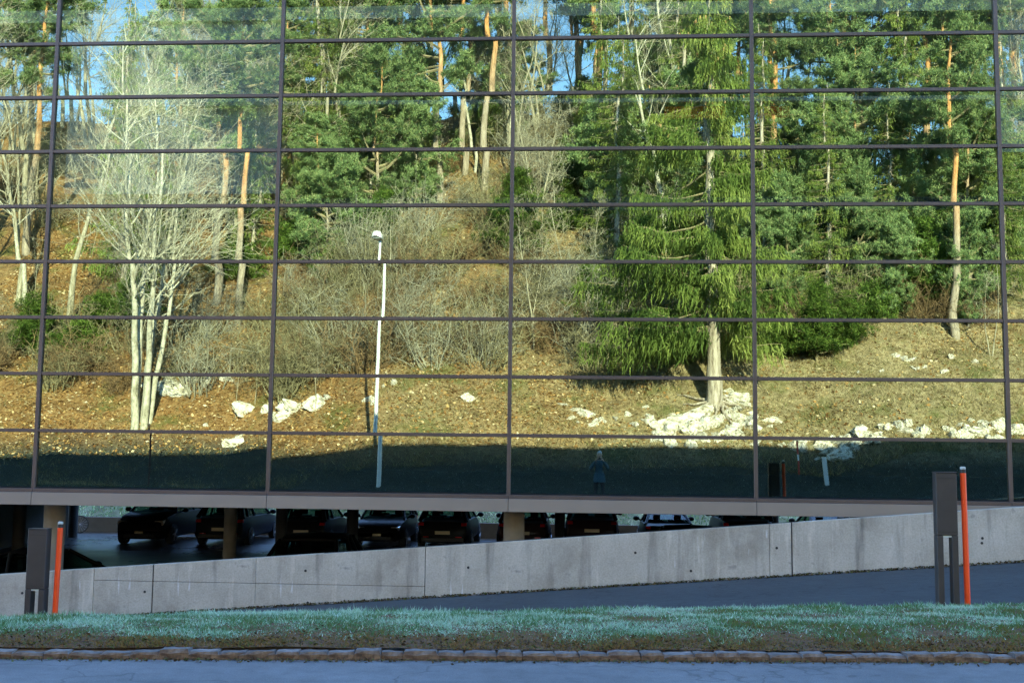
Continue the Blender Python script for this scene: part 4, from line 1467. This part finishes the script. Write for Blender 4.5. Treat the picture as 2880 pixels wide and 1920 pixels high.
for i, (x, y, s) in enumerate(rocks):
    o = obj('limestone_rock', rmesh[i % 6], None, (x, y, float(hill(x, y)) - s * .16), (rnd.uniform(0, 6), rnd.uniform(-.4, .4), rnd.uniform(0, 6)))
    o.scale = (s * rnd.uniform(.9, 1.5), s * rnd.uniform(.6, .9), s * rnd.uniform(.5, .85))
    if x < -6:
        lb, gp = 'white limestone rock on the leafy bank near the pale many-stemmed tree', 'rocks at the left of the bank'
    elif x < 7:
        lb, gp = 'white limestone rock in the outcrop at the foot of the tall spruce', 'rocks below the tall spruce'
    elif y < -8.5:
        lb, gp = 'small white rock high on the grassy bank at the right', 'rocks high on the bank'
    elif x < 11.7:
        lb, gp = 'white limestone rock in the outcrop right of the tall spruce', 'rocks right of the spruce'
    else:
        lb, gp = 'white limestone rock in the low outcrop at the right edge of the reflection', 'rocks at the right of the bank'
    tag(o, lb, 'rock', gp)

# ------------------------------------------------------------------ leaf litter, dry grass, frosted turf on the bank
def scatter(n, x0, x1, q0, q1, seed, dens):
    rng = np.random.default_rng(seed)
    x = rng.uniform(x0, x1, n)
    q = q0 + (q1 - q0) * rng.uniform(0, 1, n) ** 1.35
    k = rng.uniform(0, 1, n) < dens(x, q)
    x, q = x[k], q[k]
    return x, -q, hill(x, -q), rng
x, y, z, rng = scatter(150000, -32, 21, 4.5, 34, 91, lambda x, q: np.clip(.55 - .020 * (x + 4) + 1.7 * fbm(x / 2, q / 2, 12, 3), .12, 1) * (q > np.interp(x, XC, QE) - .2))
tag(litter_strip('leaf_litter', x, y, z + .02 + rng.uniform(0, .04, len(x)), .075, M['leaves'], 92), 'orange-brown fallen leaves covering the reflected bank', 'leaves', kind='stuff')
x, y, z, rng = scatter(150000, -28, 20, 4.5, 24, 93, lambda x, q: np.clip(.45 + .03 * (x + 4) + 2.2 * fbm(x / 1.2, q / 1.2, 14, 3), .05, 1))
d = unit(rng.normal(size=(len(x), 3)) * np.array([.7, .7, .2]) + np.array([0, .15, .8]))
tr = blades(np.stack([x, y, z - .02], 1), d, rng.uniform(.12, .38, len(x)), rng.uniform(.014, .026, len(x)), rng)
tag(obj('dry_grass', tri_mesh('dry_grass', tr, rng.uniform(0, 1, len(x)), M['straw'])), 'straw-coloured dry grass on the reflected bank', 'grass', kind='stuff')
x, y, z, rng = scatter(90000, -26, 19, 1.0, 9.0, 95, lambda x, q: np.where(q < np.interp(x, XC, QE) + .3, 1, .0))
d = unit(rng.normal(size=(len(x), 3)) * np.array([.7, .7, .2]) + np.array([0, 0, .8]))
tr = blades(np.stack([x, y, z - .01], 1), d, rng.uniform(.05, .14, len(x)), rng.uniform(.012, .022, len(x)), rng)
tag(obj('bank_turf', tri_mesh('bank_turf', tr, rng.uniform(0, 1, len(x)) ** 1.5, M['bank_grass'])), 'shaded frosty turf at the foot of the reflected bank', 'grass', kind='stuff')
rng = np.random.default_rng(99)
x = rng.uniform(-32, 16, 60000)
y = 43.05 + 8 * rng.uniform(0, 1, 60000)
z = rear_bank(x, y)
d = unit(rng.normal(size=(60000, 3)) * np.array([.7, .7, .2]) + np.array([0, -.2, .7]))
tr = blades(np.stack([x, y, z - .01], 1), d, rng.uniform(.08, .22, 60000), rng.uniform(.03, .05, 60000), rng)
tag(obj('rear_bank_grass', tri_mesh('rear_bank_grass', tr, .52 + .44 * rng.uniform(0, 1, 60000) ** 1.3 + .9 * fbm(x / 1.1, y / 1.1, 4, 3), M['verge_grass'])), 'frosted grass on the bank behind the car park', 'grass', kind='stuff')

# ------------------------------------------------------------------ the photographer, seen in the glass
def person(x, y, z):
    t = empty('person', (x, y, z), 0, 'person in teal jacket and black trousers holding up a camera, mirrored in the glass', 'person')
    # joints (x right, y forward towards the building), feet on z = 0
    J = {'pel': (0, -.02, .98), 'sp1': (0, -.01, 1.14), 'sp2': (0, -.02, 1.32), 'nk0': (0, -.02, 1.50), 'nk1': (0, .0, 1.60)}
    E = [('pel', 'sp1'), ('sp1', 'sp2'), ('sp2', 'nk0'), ('nk0', 'nk1')]
    Rr = {'pel': (.155, .115), 'sp1': (.145, .105), 'sp2': (.165, .115), 'nk0': (.085, .075), 'nk1': (.052, .055)}
    for s, k in ((-1, 'l'), (1, 'r')):
        J.update({'hip' + k: (s * .10, -.01, .92), 'kn' + k: (s * .135, .02, .50), 'an' + k: (s * .155, -.02, .09), 'to' + k: (s * .175, .15, .045),
                  'sh' + k: (s * .185, -.02, 1.45), 'el' + k: (s * .30, .08, 1.24), 'wr' + k: (s * .115, .26, 1.54), 'pa' + k: (s * .085, .285, 1.60)})
        E += [('pel', 'hip' + k), ('hip' + k, 'kn' + k), ('kn' + k, 'an' + k), ('an' + k, 'to' + k), ('nk0', 'sh' + k), ('sh' + k, 'el' + k), ('el' + k, 'wr' + k), ('wr' + k, 'pa' + k)]
        Rr.update({'hip' + k: (.095, .095), 'kn' + k: (.068, .07), 'an' + k: (.052, .055), 'to' + k: (.045, .038), 'sh' + k: (.075, .07), 'el' + k: (.058, .058), 'wr' + k: (.036, .034), 'pa' + k: (.038, .024)})
    names = list(J)
    me = bpy.data.meshes.new('body')
    me.from_pydata([J[n] for n in names], [(names.index(a), names.index(c)) for a, c in E], [])
    o = bpy.data.objects.new('body_cage', me)
    COL.objects.link(o)
    sk = o.modifiers.new('skin', 'SKIN')
    for i, n in enumerate(names):
        sv = me.skin_vertices[0].data[i]
        sv.radius = Rr[n]
        sv.use_root = (n == 'pel')
    ss = o.modifiers.new('sub', 'SUBSURF')
    ss.levels = ss.render_levels = 2
    dg = bpy.context.evaluated_depsgraph_get()
    bm_ = bpy.data.meshes.new_from_object(o.evaluated_get(dg))
    bpy.data.objects.remove(o)
    bm_.materials.clear()
    for k in ('jacket', 'trousers', 'shoe', 'skin'):
        bm_.materials.append(M[k])
    idx = []
    for p in bm_.polygons:
        c = p.center
        hand = c.y > .245 and c.z > 1.52
        idx.append(3 if hand or c.z > 1.545 else (2 if c.z < .10 else (1 if c.z < .90 else 0)))
    bm_.polygons.foreach_set('material_index', idx)
    bm_.polygons.foreach_set('use_smooth', [True] * len(idx))
    obj('body', bm_, t)
    # jacket hem falling over the hips
    hem = MB()
    ring = lambda zz, a, c: [(math.cos(u) * a, math.sin(u) * c - .015, zz) for u in np.linspace(0, 2 * math.pi, 20, endpoint=False)]
    rows = [ring(.84, .215, .165), ring(.95, .205, .155), ring(1.10, .175, .130)]
    hem.add([p for r in rows for p in r], [(i * 20 + k, i * 20 + (k + 1) % 20, i * 20 + 20 + (k + 1) % 20, i * 20 + 20 + k) for i in range(2) for k in range(20)])
    hem.build('jacket_hem', M['jacket'], t, smooth=True)
    # head: an egg with brow, nose, chin and ears
    import bmesh
    b2 = bmesh.new()
    bmesh.ops.create_icosphere(b2, subdivisions=4, radius=1)
    for v in b2.verts:
        px, py, pz = v.co
        w = .078 * (1 - .16 * max(0, -pz) ** 2)
        X, Y, Z = px * w, py * .098, pz * .118
        if py > 0:
            nose = math.exp(-((px / .17) ** 2) - ((pz + .16) / .22) ** 2)
            Y += .024 * nose
            for ex in (-.38, .38):
                Y -= .012 * math.exp(-((px - ex) / .16) ** 2 - ((pz - .05) / .12) ** 2)
            Y += .007 * math.exp(-(px / .5) ** 2 - ((pz - .25) / .10) ** 2)
            Y -= .005 * math.exp(-(px / .30) ** 2 - ((pz + .46) / .05) ** 2)
            Y += .010 * math.exp(-(px / .35) ** 2 - ((pz + .78) / .18) ** 2)
        for s in (-1, 1):
            X += s * .016 * math.exp(-((px - s) / .12) ** 2 - (pz / .22) ** 2 - ((py + .05) / .25) ** 2)
        v.co = (X, Y, Z)
    hm = bpy.data.meshes.new('head')
    b2.to_mesh(hm)
    b2.free()
    hm.materials.append(M['skin'])
    hm.polygons.foreach_set('use_smooth', [True] * len(hm.polygons))
    hd = obj('head', hm, t, (0, .035, 1.715))
    b2 = bmesh.new()
    bmesh.ops.create_icosphere(b2, subdivisions=3, radius=1)
    rr = random.Random(2)
    for v in b2.verts:
        px, py, pz = v.co
        k = 1 + rr.uniform(-.02, .02)
        if pz < -.1 and py > -.35 or (py > .45 and pz < .42):
            k = .80
        v.co = (px * .087 * k, (py * .106 - .006) * k, pz * .126 * k + .006)
    hr = bpy.data.meshes.new('hair')
    b2.to_mesh(hr)
    b2.free()
    hr.materials.append(M['hair'])
    hr.polygons.foreach_set('use_smooth', [True] * len(hr.polygons))
    obj('hair', hr, hd)
    eb = MB()
    for s in (-1, 1):
        eb.tube([(s * .030, .088, .006), (s * .030, .093, .006)], [.010, .006], 8)
    eb.build('eyes', M['black'], hd)
    # five fingers a side, curled round the camera body
    for s in (-1, 1):
        fb = MB()
        for k, (dz, ln) in enumerate(((.026, .085), (.008, .092), (-.010, .086), (-.027, .070))):
            p = Vector((s * .083, .295, 1.605 + dz))
            fb.tube([p, p + Vector((-s * .006, .030, .004)), p + Vector((-s * .026, .046, .004)), p + Vector((-s * ln * .62, .047, 0))], [.0095, .009, .0085, .006], 7)
        p = Vector((s * .082, .275, 1.585))
        fb.tube([p, p + Vector((-s * .022, -.012, .004)), p + Vector((-s * .048, -.014, .010))], [.011, .010, .007], 7)
        fb.build('fingers', M['skin'], t, smooth=True)
    return t
person(.46, -.75, 0.03)
ct = empty('hand_camera', (.46, -.75 + .31, 1.63), 0, 'small dark camera held up in front of the photographer, reflected in the glass', 'camera')
MB().box(-.06, .06, -.016, .016, -.036, .036).build('body', M['black'], ct, bevel=.005)
MB().tube([(0, .016, 0), (0, .05, 0)], [.026, .024], 20).build('lens', M['black'], ct, smooth=True)
